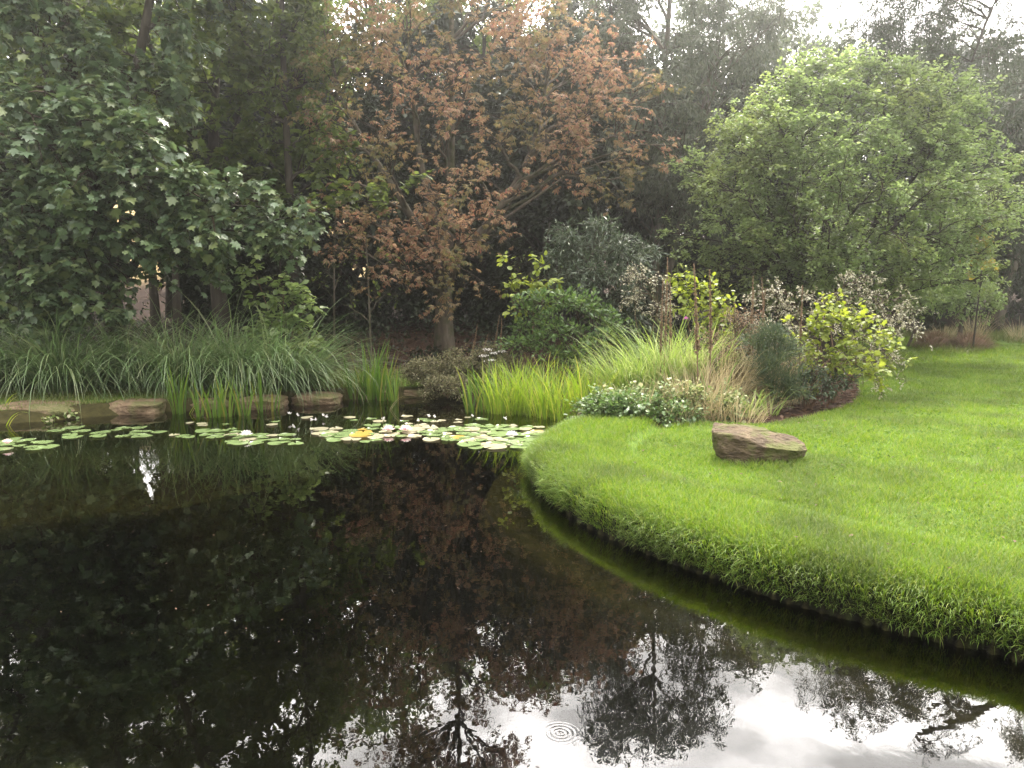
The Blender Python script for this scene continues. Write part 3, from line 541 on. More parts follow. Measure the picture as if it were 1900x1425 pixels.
        woody('evergreen_tree', 'dark evergreen closing the gaps between the trunks of the wood', 'tree', b, [([B, B+(0, 0, h*.5), B+(0, 0, h*.95)], .12, .03)], ellipsoid_targets(B+(0, 0, h*(.70 if hi else .5)), (w, w*.8, h*(.30 if hi else .5)), 70, .55), 'oval', M['yew'], M['bark_dark'],
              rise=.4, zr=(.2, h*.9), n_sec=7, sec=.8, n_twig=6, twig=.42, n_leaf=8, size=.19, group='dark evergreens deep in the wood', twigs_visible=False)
trees()

# ------------------------------------------------------------------ understorey of the wood
def understorey():
    for px, y, h, lean, lab in ((95, 15.8, 3.2, .05, 'thin dark bare stem beside its twin under the maple'), (113, 16.2, 3.4, -.03, 'thin dark bare stem just right of its twin under the maple'), (207, 16.6, 4.2, .5, 'dark leaning trunk crossing the bright field gap'),
                                (297, 17.6, 5.2, -.05, 'thick dark trunk standing in front of the bright field gap'), (336, 17.0, 3.2, .02, 'thin stem right of the thick dark trunk'), (690, 16.0, 2.6, -.05, 'thin pale bare sapling with a fork in the dark wood'),
                                (622, 18.0, 3.4, .1, 'bare dark stem left of the pale forked sapling'), (528, 18.5, 3.6, .0, 'thin stem across the small orange field gap'), (985, 17.5, 3.0, .35, 'bare leaning stem in the dark behind the willow leaved shrub'), (1140, 19, 3.8, -.4, 'bare stem leaning left in the dark behind the brown tree')):
        b = at_ground(px, y); B = np.array(b); r = .11 if 'thick' in lab else (.06 if 'leaning trunk' in lab else .028)
        tip = B+(lean*h*.4, 0, h)
        T = np.array([B+(lean*h*.2+.55*math.cos(a), .3*math.sin(a), h*(.35+.5*rng.random())) for a in rng.random(5)*6.28])
        woody('bare_sapling', lab, 'tree', b, [([B, B+(lean*h*.1, 0, h*.35), B+(lean*h*.2, 0, h*.7), tip], r, r*.4)], T, 'oval', M['lime'], M['bark_pale'] if 'pale' in lab else M['bark_dark'],
              rise=.8, zr=(.6, h), r_main=.014, n_sec=3, sec=.4, n_twig=2, twig=.2, n_leaf=2, size=.09, group='bare stems under the trees')
    for px, y, l, a, lab in ((640, 15.6, 1.2, .2, 'dead branch lying on the dark wood floor at left'), (700, 15.9, 1.5, -.15, 'dead branch lying by the pale forked sapling'), (735, 16.3, 1.0, .5, 'dead branch lying near the brown tree trunk')):
        x, yy, z = at_ground(px, y); root = empty('fallen_branch', (x, yy, z), lab, 'branch', 'dead branches on the wood floor')
        c = np.array((x, yy, z+.06)); d = np.array((math.cos(a), .3*math.sin(a), .06)); q = np.array([c+d*l*(t-.5)+(0, 0, .06*math.sin(5*t)) for t in np.linspace(0, 1, 8)])
        Geo().add(*tubes(q[None], np.linspace(.035, .012, 8)[None], 6)).obj('limb', M['bark_pale'], root, True)
        tw, _ = branch_out(q[None], 9, .4, .6, .4, .2); Geo().add(*tubes(tw, np.full((len(tw), 1), .008)*np.linspace(1, .3, 3)[None], 4)).obj('twigs', M['bark_pale'], root)
    # low dark undergrowth
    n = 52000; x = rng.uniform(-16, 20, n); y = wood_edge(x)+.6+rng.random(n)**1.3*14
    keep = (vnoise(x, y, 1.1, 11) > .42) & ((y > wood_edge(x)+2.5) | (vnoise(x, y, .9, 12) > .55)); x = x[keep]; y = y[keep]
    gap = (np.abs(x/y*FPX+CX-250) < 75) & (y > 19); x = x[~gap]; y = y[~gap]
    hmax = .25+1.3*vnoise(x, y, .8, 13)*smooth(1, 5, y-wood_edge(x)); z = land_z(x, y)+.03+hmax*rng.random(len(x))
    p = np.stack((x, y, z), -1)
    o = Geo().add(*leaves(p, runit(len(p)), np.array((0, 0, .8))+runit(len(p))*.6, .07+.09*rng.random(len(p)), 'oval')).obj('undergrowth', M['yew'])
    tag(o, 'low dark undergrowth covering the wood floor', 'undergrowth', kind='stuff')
    n = 26000; x = rng.uniform(-14, 14, n); y = wood_edge(x)-.4+rng.random(n)**1.5*9; p = np.stack((x, y, land_z(x, y)+.012), -1)
    nb = 5000; xb = rng.uniform(.8, 7, nb); yb = rng.uniform(9.2, 16, nb); kb = in_bed(xb, yb); pb = np.stack((xb[kb], yb[kb], land_z(xb[kb], yb[kb])+.012), -1); p = np.vstack((p, pb))
    nl = 420; al = rng.uniform(R(3), R(38), nl); dl = 4+13*rng.random(nl); xl, yl = dl*np.sin(al), dl*np.cos(al); sl, kl = pond_sd(xl, yl); okl = (sl > .2) & ~in_bed(xl, yl); p = np.vstack((p, np.stack((xl[okl], yl[okl], land_z(xl[okl], yl[okl], sl[okl], kl[okl])+.045), -1)))
    d = runit(len(p)); d[:, 2] *= .25
    o = Geo().add(*leaves(p, d, np.array((0, 0, 1.))+runit(len(p))*.35, np.where(np.arange(len(p)) < n+int(kb.sum()), .05+.05*rng.random(len(p)), .025+.02*rng.random(len(p))), 'oval')).obj('fallen_leaves', M['litter'])
    tag(o, 'brown fallen leaves scattered over the wood floor, the border and the lawn', 'leaves', kind='stuff')
understorey()

# ------------------------------------------------------------------ grasses of the bank
def tuft(name, label, cat, base, n, r, h, lean, bend, width, mat, group=None, K=5, wind=(0, 0), hj=.22, part='blades', extra=None):
    root = empty(name, tuple(base), label, cat, group)
    a = rng.random(n)*6.283; rr = r*np.sqrt(rng.random(n)); off = np.stack((np.cos(a)*rr, np.sin(a)*rr), -1)
    p = np.zeros((n, 3)); p[:, :2] = off+np.array(base)[:2]; p[:, 2] = base[2]-.02
    az = a+rng.normal(size=n)*.5; l = lean*(.25+rng.random(n)*1.1); ld = np.stack((np.cos(az)*l+wind[0]*rng.random(n), np.sin(az)*l+wind[1]*rng.random(n)), -1)
    hh = h*(1+hj*rng.normal(size=n)).clip(.35, 1.5)
    Geo().add(*blades(p, hh, ld, bend*(.5+rng.random(n)), width*(.7+.6*rng.random(n)), K)).obj(part, mat, root)
    if extra: extra(root, p, hh)
    return root
def bank_grasses():
    for px, y, h, r, lab in ((15, 12.9, 1.34, .42, 'big arching sedge clump at the left end of the row, over the first bank stone'), (125, 12.6, 1.36, .40, 'big arching sedge clump falling between the first and second bank stones'), (245, 13.1, 1.22, .36, 'darker sedge clump in the dip above the second bank stone'),
                             (352, 12.8, 1.36, .38, 'tall sedge clump behind the left pond irises'), (450, 12.9, 1.34, .38, 'sedge clump behind the gap of the left pond irises'), (540, 13.0, 1.18, .40, 'sedge clump leaning right at the right end of the row')):
        x, yy, z = at_ground(px, y)
        tuft('sedge_clump', lab, 'grass', (x, yy, max(z, .08)), 780, r, h*1.2, .5, 1.75, .0165, M['sedge'], 'arching sedge clumps along the left bank', 8, wind=(.4, -.14))
    x, yy, z = at_ground(-90, 12.7)
    tuft('sedge_clump', 'sedge clump cut by the left edge of the view', 'grass', (x, yy, max(z, .08)), 700, .42, 1.45, .5, 1.75, .0165, M['sedge'], 'arching sedge clumps along the left bank', 8, wind=(.28, 0))
    iris = [(332, 768, .80, 20, 'iris clump standing tallest at the left of the left group'), (372, 772, .55, 12, 'short iris clump beside the tall leftmost one'), (398, 774, .62, 14, 'iris clump with one long leaf bowed to the water'), (425, 772, .66, 14, 'iris clump in the middle of the left group'),
            (452, 770, .58, 12, 'iris clump with yellowing leaves right of the middle'), (484, 764, .72, 9, 'upright iris clump near the right of the left group'), (506, 762, .55, 7, 'thin iris clump with a straw coloured leaf'), (660, 741, .78, 24, 'iris clump at the left of the middle group'), (684, 741, .92, 26, 'iris clump with the tallest leaf of the middle group'),
            (708, 743, .95, 24, 'iris clump at the centre right of the middle group'), (732, 744, .66, 16, 'lower iris clump at the right of the middle group'), (876, 766, .62, 18, 'narrow iris clump standing alone in the water left of the reeds'), (900, 763, .72, 18, 'iris clump touching the left end of the reeds')]
    for px, py, h, n, lab in iris:
        p = P(px, py, 0.0)
        tuft('iris_clump', lab, 'iris', (p[0], p[1], -.06), n, .10, h, .16, .35, .026, M['iris'], 'yellow flag irises at the water', 6, hj=.2)
    # bowed single leaves
    g = [(318, 742, .55, (1, -.4)), ]
    reeds = [(925, 768, .80), (950, 771, .74), (978, 769, .86), (1004, 775, .72), (1030, 778, .76), (1054, 782, .80), (1080, 782, .78), (1105, 783, .8)]
    labs = ['leftmost clump of the yellow green reeds', 'second reed clump from the left', 'tall reed clump above the lily pads', 'bent reed clump in the middle of the bed', 'reed clump right of the middle', 'reed clump with many bowed tips', 'dense reed clump near the turf tip', 'reed clump against the pale ground cover']
    for (px, py, h), lab in zip(reeds, labs):
        p = P(px, py, 0.0)
        tuft('reed_clump', lab, 'reed', (p[0], p[1]+.15, -.06), 75, .24, h, .16, .75, .015, M['reed'], 'yellow green reeds in the shallow water', 6, hj=.22)
    for px, py, h, lab in ((955, 738, .95, 'back row reed clump behind the second reeds'), (1115, 738, 1.05, 'back row reed clump nearest the striped grass'), (1145, 752, 1.0, 'reed clump between the striped grass and the ground cover'), (1015, 738, .9, 'back row reed clump in the middle'), (1075, 735, .9, 'back row reed clump right of the middle')):
        p = P(px, py, .1); tuft('reed_clump', lab, 'reed', (p[0], p[1], .05), 90, .3, h*.75, .18, .9, .014, M['reed'], 'yellow green reeds in the shallow water', 6)
    for px, y, h, n, lab in ((1165, 11.3, .98, 420, 'striped ornamental grass fountain nearest the reeds'), (1225, 11.4, 1.22, 620, 'tall striped ornamental grass fountain with bowed tips'), (1290, 11.6, 1.26, 560, 'striped ornamental grass fountain beside the dead flower spikes')):
        x, yy, z = at_ground(px, y)
        tuft('striped_grass', lab, 'grass', (x, yy, z), n, .28, h, .3, 1.2, .013, M['stripe'], 'striped grass fountains in the border', 6, wind=(-.08, 0))
    for px, y, h, n, lab in ((1395, 10.2, .50, 30, 'strap leaved clump with pale bowed leaves in front of the dry stems'), (1430, 10.3, .42, 20, 'small strap leaved clump beside the dark broom')):
        x, yy, z = at_ground(px, y); tuft('strap_leaf_plant', lab, 'plant', (x, yy, z), n, .1, h, .5, .9, .022, M['stripe'], 'strap leaved plants in the border', 6)
    for px, y, h, n, lab in ((1205, 10.5, .85, 9, 'blue green sword leaved clump in the striped grass'), (1330, 10.3, .7, 8, 'dark sword leaves leaning before the dry stems')):
        x, yy, z = at_ground(px, y); tuft('sword_leaf_plant', lab, 'plant', (x, yy, z), n, .12, h, .25, .3, .04, M['bush'], None, 6)
    for px, y, h, n, lab in ((1345, 11.0, .95, 480, 'dry straw coloured grass between striped grass and broom'), (1310, 9.9, .48, 260, 'low straw grass bent over the variegated plants'), (1395, 11.6, 1.0, 420, 'brown dry grass behind the dark broom'), (1250, 9.75, .4, 200, 'straw stems lying over the ground cover edge'), (1370, 9.75, .42, 160, 'straw stems fanning onto the lawn edge'), (1185, 9.9, .55, 150, 'pale straw stems through the rounded variegated plant'), (1290, 10.2, .85, 260, 'tall straw stems behind the variegated plants'), (1445, 11.4, .9, 260, 'dry stems between the broom and the silver shrub')):
        x, yy, z = at_ground(px, y); tuft('dry_grass', lab, 'grass', (x, yy, z), n, .32, h, .45, .7, .007, M['straw'], 'dry grass tufts in the border', 5)
    # heaps of cut grass and dry tufts on the far lawn
    for px, y, lab in ((1727, 19.6, 'brown heap of dead grass left of its twin on the far lawn'), (1795, 19.4, 'brown heap of dead grass at right on the far lawn')):
        x, yy, z = at_ground(px, y); root = empty('grass_heap', (x, yy, z), lab, 'heap', 'dead grass heaps on the far lawn')
        n = 1800; u = runit(n); u[:, 2] = np.abs(u[:, 2]); p = np.array((x, yy, z))+u*np.array((.52, .35, .36))*(.8+.2*rng.random((n, 1)))
        Geo().add(*blades(p, .1+.16*rng.random(n), u[:, :2]*.9, 1.2*rng.random(n), np.full(n, .009), 3)).obj('dead_blades', M['brownbush'], root)
        q = ico((.5, .33, .34), 3, .12); q = q[0]+np.array((x, yy, z)), q[1]; Geo().add(*q).obj('mound', M['stem'], root, True)
    for px, y, h, n, lab in ((1800, 22.3, .85, 130, 'tall dry grass tuft by the leaning pale trunk'), (1885, 22.0, .6, 120, 'dry grass tuft at the right end of the lawn'), (1745, 22.2, .5, 120, 'dry grass tuft behind the heaps')):
        x, yy, z = at_ground(px, y); tuft('dry_tuft', lab, 'grass', (x, yy, z), n, .3, h, .4, .6, .012, M['straw'], 'dry tufts along the far lawn', 4)
def ico(r, sub, amp, seed=0, sq=0.0, nscale=1.6, strata=0.0):
    bm = bmesh.new(); bmesh.ops.create_icosphere(bm, subdivisions=sub, radius=1)
    V = np.array([v.co[:] for v in bm.verts]); F = np.array([[v.index for v in f.verts] for f in bm.faces]); bm.free()
    if sq: V = np.sign(V)*np.abs(V)**(1-sq); V /= np.abs(V).max()
    V = V*np.array(r); o = seed*13.7
    d = np.array([mnoise.fractal(Vector((x*nscale/r[0]*.8+o, y*nscale/r[0]*.8, z*nscale/r[0]*(1.5+strata))), .9, 2.1, 5) for x, y, z in V])
    return V*(1+amp*d[:, None]), [F]
bank_grasses()

def border_plants():
    up3 = np.array((0, 0, 1.))
    def shrub(name, label, px, y, stems, targets, leaf, lm, wm, group=None, **kw):
        b = at_ground(px, y); B = np.array(b); tr = []
        for (dx, h) in stems: tr.append(([B+(dx*.12, 0, 0), B+(dx*.35, rng.normal()*.06, h*.45), B+(dx, rng.normal()*.12, h)], .02, .006))
        d = dict(rise=.8, zr=(.1, 9), r_main=.012, n_sec=6, sec=.3, n_twig=5, twig=.15, n_leaf=6, size=.07, parts=('stems', 'twigs', 'foliage'), sides=5); d.update(kw)
        return woody(name, label, 'shrub', b, tr, targets, leaf, lm, wm, group=group, **d)
    px = targets_px
    shrub('broadleaf_shrub', 'light green broad leaved young shrub rising behind the sedge against the dark wood', 530, 13.9, [(-.45, 1.9), (0, 1.7), (.25, 1.3)],
          px([(465, 510, 13.7), (490, 540, 13.6), (515, 525, 13.6), (500, 580, 13.5), (535, 545, 13.6), (550, 580, 13.6), (530, 600, 13.4), (575, 610, 13.5), (590, 635, 13.4), (480, 600, 13.5), (560, 640, 13.3), (545, 560, 13.8), (580, 570, 13.8), (505, 625, 13.3)]), 'round', M['fresh'], M['stem'], size=.115, n_sec=4, sec=.25, n_twig=3, n_leaf=4, up=1.0, flat=.5)
    shrub('willow_leaved_shrub', 'dark shrub with narrow willow leaves standing tallest in the border', 1095, 14.3, [(-.5, 1.9), (0, 2.3), (.6, 1.8), (.2, 1.6)],
          px([(1045, 450, 14), (1075, 470, 14), (1110, 435, 14.1), (1140, 460, 14), (1165, 490, 14), (1190, 520, 14), (1060, 510, 13.8), (1100, 500, 13.7), (1130, 520, 13.7), (1150, 555, 13.7), (1180, 560, 13.8), (1080, 550, 13.6), (1040, 540, 13.8), (1200, 590, 13.8), (1120, 580, 13.6), (1160, 610, 13.7), (1030, 490, 14), (1100, 465, 14.4), (1195, 480, 14.3)]),
          'lance', M['lance'], M['bark_twig'], size=.10, n_sec=9, sec=.32, n_twig=6, twig=.2, n_leaf=8, droop=.2, up_sec=.5)
    shrub('laurel_bush', 'rounded bush of upright glossy green leaves below the willow leaved shrub', 1040, 13.3, [(-.6, .8), (-.2, 1.0), (.3, 1.0), (.7, .8)],
          px([(960, 620, 13.2), (985, 590, 13.1), (1010, 570, 13), (1040, 565, 12.9), (1070, 580, 12.9), (1100, 590, 12.9), (1130, 600, 12.9), (970, 650, 13), (1000, 630, 12.8), (1040, 620, 12.7), (1080, 630, 12.7), (1120, 640, 12.7), (1150, 630, 12.9), (1010, 660, 12.7), (1060, 660, 12.7), (1100, 670, 12.7), (1170, 660, 12.8), (1150, 690, 12.7)]),
          'oval', M['bush'], M['bark_twig'], size=.075, n_sec=7, sec=.38, n_twig=4, twig=.2, n_leaf=7, along=1.1, droop=-.3, up_sec=1.0)
    shrub('lime_sapling', 'thin stemmed plant with large lime green leaves left of the willow leaved shrub', 985, 13.6, [(-.35, 1.55), (.05, 1.45)],
          px([(945, 490, 13.5), (950, 525, 13.5), (965, 540, 13.4), (985, 520, 13.5), (1010, 490, 13.5), (1015, 530, 13.5), (990, 560, 13.4), (960, 580, 13.4), (1025, 520, 13.4)]), 'round', M['lemon'], M['stem'], size=.095, n_sec=4, sec=.2, n_twig=2, twig=.12, n_leaf=3, up=1.0)
    shrub('lime_shrub', 'lime green leafy shrub behind the dead spikes at the middle of the border', 1300, 12.6, [(-.3, 1.5), (.1, 1.4), (.35, 1.2)],
          px([(1265, 515, 12.5), (1270, 545, 12.4), (1300, 540, 12.5), (1325, 540, 12.4), (1345, 560, 12.4), (1290, 570, 12.3), (1325, 580, 12.3), (1340, 600, 12.3), (1260, 560, 12.5), (1310, 600, 12.3), (1335, 620, 12.3)]), 'round', M['lemon'], M['stem'], size=.075, n_sec=5, sec=.24, n_twig=3, twig=.1, n_leaf=4, up=1.0)
    shrub('silver_shrub', 'wide arching shrub of tiny silvery leaves at the right of the border', 1500, 12.7, [(-.7, 1.0), (-.2, 1.2), (.3, 1.3), (.8, 1.0), (1.0, .7)],
          px([(1385, 590, 12.4), (1400, 550, 12.6), (1430, 540, 12.6), (1465, 570, 12.5), (1500, 555, 12.6), (1540, 560, 12.6), (1580, 530, 12.8), (1600, 525, 13), (1620, 555, 12.8), (1660, 560, 12.8), (1690, 575, 12.8), (1640, 590, 12.5), (1685, 612, 12.4), (1650, 615, 12.3), (1440, 590, 12.2), (1420, 620, 12.1), (1470, 620, 12), (1440, 650, 11.9),
              (1480, 660, 11.8), (1510, 600, 12.2), (1550, 610, 12.2), (1600, 600, 12.3), (1620, 640, 12), (1660, 660, 12), (1640, 680, 11.9), (1400, 640, 12.1), (1500, 690, 11.8), (1560, 660, 12), (1380, 620, 12.3), (1625, 700, 11.8), (1560, 540, 13), (1460, 600, 12.4)]),
          'oval', M['silver'], M['stem'], size=.04, n_sec=7, sec=.42, n_twig=4, twig=.13, n_leaf=6, arch=.5, out_sec=1.5, t_sec=.4, droop_sec=.35, up_sec=.5, spread=.015, along=.9)
    shrub('silver_shrub', 'smaller spray of pale silvery leaves right of the willow leaved shrub', 1195, 13.2, [(-.2, 1.3), (.2, 1.4)],
          px([(1165, 525, 13), (1185, 515, 13), (1210, 520, 13), (1235, 545, 13), (1200, 545, 12.9), (1225, 570, 12.9), (1180, 560, 12.9), (1240, 580, 12.9)]), 'oval', M['silver'], M['stem'], size=.04, n_sec=6, sec=.35, n_twig=4, twig=.13, n_leaf=6, arch=.45, up_sec=.5, droop_sec=.3, spread=.015, along=.9)
    shrub('lobed_leaf_shrub', 'yellow green shrub with lobed leaves above bare brown stems at the right of the border', 1545, 11.5, [(-.25, .9), (0, 1.1), (.25, .9), (.4, .7), (-.1, .8)],
          px([(1545, 580, 11.3), (1575, 580, 11.4), (1520, 600, 11.2), (1500, 625, 11.2), (1490, 650, 11.2), (1530, 640, 11), (1560, 620, 11), (1590, 620, 11.2), (1610, 650, 11.2), (1640, 640, 11.5), (1645, 665, 11.4), (1580, 660, 10.9), (1550, 680, 10.9), (1510, 680, 11), (1600, 690, 11.1), (1570, 600, 11.2), (1540, 710, 11), (1620, 670, 11.2), (1490, 690, 11.2), (1530, 605, 11.2)]),
          'maple', M['lemon'], M['stem'], size=.065, n_sec=5, sec=.36, n_twig=3, twig=.13, n_leaf=4, up=1.1)
    shrub('broom_shrub', 'dark grey green broom with fine upright twigs at the front of the border', 1435, 10.9, [(-.15, .8), (0, .9), (.15, .8), (.3, .7)],
          px([(1405, 650, 10.8), (1425, 640, 10.8), (1445, 650, 10.8), (1460, 670, 10.7), (1415, 690, 10.6), (1440, 690, 10.5), (1465, 710, 10.6), (1430, 720, 10.5), (1480, 740, 10.6), (1455, 740, 10.5), (1420, 670, 10.9)]), 'needle', M['broom'], M['stem_green'], size=.06, n_sec=14, sec=.3, n_twig=6, twig=.16, n_leaf=8, up_sec=1.4, along=1.6, droop=-.4)
    shrub('stemmy_shrub', 'low thicket of brown upright stems under the yellow green shrub', 1500, 10.9, [(-.25, .5), (-.1, .6), (.05, .6), (.2, .55), (.35, .5), (.5, .45)],
          px([(1490, 720, 10.8), (1510, 710, 10.8), (1530, 725, 10.8), (1550, 715, 10.9), (1570, 725, 11), (1500, 740, 10.7), (1540, 745, 10.7)]), 'oval', M['broom'], M['stem'], size=.045, n_sec=9, sec=.25, n_twig=4, twig=.12, n_leaf=4, up_sec=1.6)
    shrub('brown_shrub', 'withered brown bush between the striped grass and the silver shrub', 1370, 11.7, [(-.4, .9), (-.1, 1.0), (.2, 1.0), (.4, .8)],
          px([(1320, 640, 11.5), (1345, 650, 11.4), (1370, 640, 11.5), (1395, 655, 11.4), (1330, 680, 11.3), (1360, 690, 11.2), (1390, 700, 11.2), (1410, 690, 11.4), (1345, 720, 11.1), (1380, 730, 11.1), (1310, 700, 11.2), (1365, 610, 11.6), (1400, 620, 11.6)]), 'oval', M['brownbush'], M['stem'], size=.035, n_sec=10, sec=.3, n_twig=6, twig=.16, n_leaf=6, up_sec=.6)
    for k, (x0, y, h, lab) in enumerate(((1120, 9.95, .42, 'pale variegated plant at the water end of the ground cover'), (1165, 10.0, .5, 'pale variegated plant with a dense rounded head near the reeds'), (1215, 9.9, .5, 'pale variegated plant in front of the striped grass'), (1265, 9.95, .52, 'pale variegated plant under the tallest dead spike'), (1320, 10.0, .46, 'pale variegated plant beside the low straw grass'), (1180, 9.5, .25, 'low green dead nettle spreading onto the lawn edge'), (1240, 9.55, .22, 'low green dead nettle right of the spreading one'), (1125, 9.55, .22, 'low green dead nettle by the turf tip'))):
        b = at_ground(x0, y); B = np.array(b); low = 'low green' in lab
        h *= .72; T = ellipsoid_targets(B+(0, 0, h*.5), (.38, .25, h*.6), 16, .4, -.7)
        woody('ground_cover_plant', lab, 'plant', b, [([B, B+(.02, 0, h*.4), B+(.05, 0, h*.7)], .012, .006)], T, 'round', M['bush'] if low else M['varieg'], M['stem_green'], rise=.9, zr=(.02, h), r_main=.007, n_sec=6, sec=.2, n_twig=3, twig=.09, n_leaf=4, size=.045, parts=('stems', 'twigs', 'foliage'), group='ground cover plants at the front of the border', up=1.2)
    for x0, y, h, w, lab in ((790, 13.2, .42, .42, 'low grey brown heath mound nearest the middle irises'), (845, 13.5, .55, .45, 'low grey brown heath mound in front of the chestnut trunk'), (900, 13.4, .6, .4, 'taller grey green heath mound with white flower heads'), (830, 12.6, .26, .4, 'small green heath mound at the water edge'), (935, 13.0, .45, .3, 'low heath mound beside the laurel bush')):
        b = at_ground(x0, y); B = np.array(b); B[2] = max(B[2], .05)
        woody('heath_bush', lab, 'shrub', tuple(B), [([B, B+(.02, 0, h*.4), B+(.05, 0, h*.7)], .012, .006)], ellipsoid_targets(B+(0, 0, h*.55), (w, w*.7, h*.5), 26, .5, -.6), 'oval', M['heath'], M['stem'], rise=.9, zr=(.02, h), r_main=.007, n_sec=8, sec=.16, n_twig=5, twig=.08, n_leaf=7, size=.03, parts=('stems', 'twigs', 'foliage'), group='heath mounds on the far bank', up_sec=.5)
    # dead flower spikes
    def spike(x0, y, ptop, lab, lean=0, fat=.011, dark=False):
        b = at_ground(x0, y); top = PD(x0+lean, ptop, y); h = top[2]-b[2]; root = empty('flower_spike', b, lab, 'plant', 'dead flower spikes in the border')
        B = np.array(b); q = np.array([B+(top-B)*t+(.02*math.sin(3*t+x0), 0, 0) for t in np.linspace(0, 1, 10)])
        Geo().add(*tubes(q[None], np.linspace(.012, .004, 10)[None], 5)).obj('stem', M['stem'], root, True)
        n = int(170*h); t = .42+.58*rng.random(n); p = B+(top-B)*t[:, None]+np.stack((.02*np.sin(3*t+x0), 0*t, 0*t), -1)
        a = rng.random(n)*6.28; d = np.stack((np.cos(a), np.sin(a), .7+0*a), -1)
        Geo().add(*leaves(p, d, runit(n), fat*3.4*(1.3-t)*(.8+.5*rng.random(n)), 'round')).obj('seed_pods', M['brownbush'], root)
    for a in ((1236, 11.0, 478, 'pale dead spike tallest at the left of the border spikes'), (1229, 11.1, 520, 'shorter pale dead spike touching the tallest left one'), (1246, 11.2, 515, 'thin pale dead spike just right of the tallest left one'), (1295, 10.0, 490, 'tall red brown dead spike standing in front of the striped grass', -6, .014), (1319, 10.6, 500, 'red brown dead spike right of the tall front one', -4, .013),
              (1398, 11.2, 512, 'thin dead spike rising before the silver shrub'), (1410, 11.4, 535, 'short dead spike right of the thin one', 12), (1385, 11.4, 540, 'dead spike leaning right beside the withered bush', 16), (1365, 11.6, 560, 'lowest dead spike over the withered bush'), (1487, 11.2, 528, 'dead spike standing in front of the silver shrub'), (1425, 11.6, 515, 'leaning dead spike among the silver sprays', -14)):
        spike(*a)
    for a in ((872, 14.6, 600, 'dark dead spike beside the chestnut trunk', 12), (905, 14.7, 585, 'dark dead spike leaning right of the chestnut trunk', 22), (925, 14.6, 590, 'dark dead spike left of the laurel bush', 8), (890, 14.5, 620, 'short dark dead spike by the chestnut trunk', 14)): spike(*a)
    # white flower heads on the heath, single magenta thistle
    for x0, y0, d in ((905, 648, 13.2), (918, 655, 13.1), (898, 660, 13.1), (930, 652, 13.3), (912, 668, 13.0)):
        p = PD(x0, y0, d); b = at_ground(x0, d); root = empty('umbel_flower', b, 'white flat flower head above the grey green heath mound', 'flower', 'white flower heads above the heath')
        q = np.array([np.array(b)+(p-np.array(b))*t for t in np.linspace(0, 1, 5)]); Geo().add(*tubes(q[None], np.full((1, 5), .004), 4)).obj('stem', M['stem_green'], root)
        n = 40; o = np.stack((rng.normal(size=n)*.04, rng.normal(size=n)*.04, rng.normal(size=n)*.006), -1); Geo().add(*leaves(p+o, runit(n), up3+runit(n)*.2, np.full(n, .022), 'round')).obj('florets', M['petal'], root)
    p = PD(1272, 592, 11.2); b = at_ground(1272, 11.2); root = empty('thistle_flower', b, 'small magenta thistle flower above the striped grass', 'flower')
    q = np.array([np.array(b)+(p-np.array(b))*t for t in np.linspace(0, 1, 5)]); Geo().add(*tubes(q[None], np.full((1, 5), .004), 4)).obj('stem', M['stem_green'], root)
    n = 50; u = runit(n); u[:, 2] = np.abs(u[:, 2]); Geo().add(*leaves(p+u*.01, u, runit(n), np.full(n, .035), 'lance')).obj('petals', M['flower_pink'], root)
    # staked young trees on the far lawn
    for x0, y, lab, T, st in ((1698, 19.8, 'young tree with a leaning stake left of the dead grass heaps', [(1660, 540, 19.5), (1690, 510, 19.6), (1720, 540, 19.6), (1700, 560, 19.4), (1670, 575, 19.5), (1730, 500, 19.7), (1650, 510, 19.7)], -1),
                              (1776, 20.6, 'young tree with a pale stem right of the dead grass heaps', [(1740, 550, 20.3), (1770, 520, 20.4), (1800, 540, 20.3), (1830, 560, 20.4), (1720, 530, 20.4), (1790, 560, 20.2), (1850, 545, 20.4), (1760, 560, 20.2), (1800, 500, 20.4)], 0)):
        b = at_ground(x0, y); B = np.array(b); T = targets_px(T); h = T[:, 2].max()-b[2]
        woody('young_tree', lab, 'tree', b, [([B, B+(.02, 0, h*.4), B+(.0, 0, h*.85)], .035, .015)], T, 'oval', M['fresh'], M['bark_pale'], rise=.6, zr=(.9, h), r_main=.014, n_sec=7, sec=.45, n_twig=6, twig=.25, n_leaf=8, size=.09, group='staked young trees on the far lawn')
        s0 = B+((-.3 if st else -.12), -.05, 0); s1 = B+((.0 if st else -.03), -.05, .75); o = empty('tree_stake', tuple(s0), 'dark wooden stake leaning against the young tree left of the heaps' if st else 'short dark stake at the foot of the pale stemmed young tree', 'stake')
        q = np.linspace(s0, s1, 4); Geo().add(*tubes(q[None], np.full((1, 4), .035), 6)).add(*tubes(np.array([[s1, s1+(.002, 0, .004)]]), np.array([[.035, .005]]), 6)).obj('post', M['stake'], o); 
        t0 = s1-(s1-s0)*.12; a = np.linspace(0, 6.283, 13); ring = np.stack((t0[0]+.03+.06*np.cos(a), t0[1]+.03+.07*np.sin(a), t0[2]+0*a), -1); Geo().add(*tubes(ring[None], np.full((1, 13), .01), 5)).obj('tie', M['bark_dark'], o)
    b = at_ground(1795, 17.6); B = np.array(b)
    # spray of yellow leaves at the edge of the round tree
    b = at_ground(1800, 19.0); B = np.array(b)
    woody('yellow_sapling', 'thin sapling showing a spray of yellow leaves at the edge of the round green tree', 'tree', b, [([B, B+(.05, 0, 1.4), B+(0, -.2, 2.8)], .025, .01)], targets_px([(1780, 430, 17.6), (1800, 440, 17.6), (1790, 460, 17.6), (1815, 435, 17.7), (1835, 470, 17.8)]), 'round', M['yellowleaf'], M['bark_dark'], rise=.6, zr=(1, 3), r_main=.012, n_sec=4, sec=.25, n_twig=3, twig=.15, n_leaf=5, size=.1)
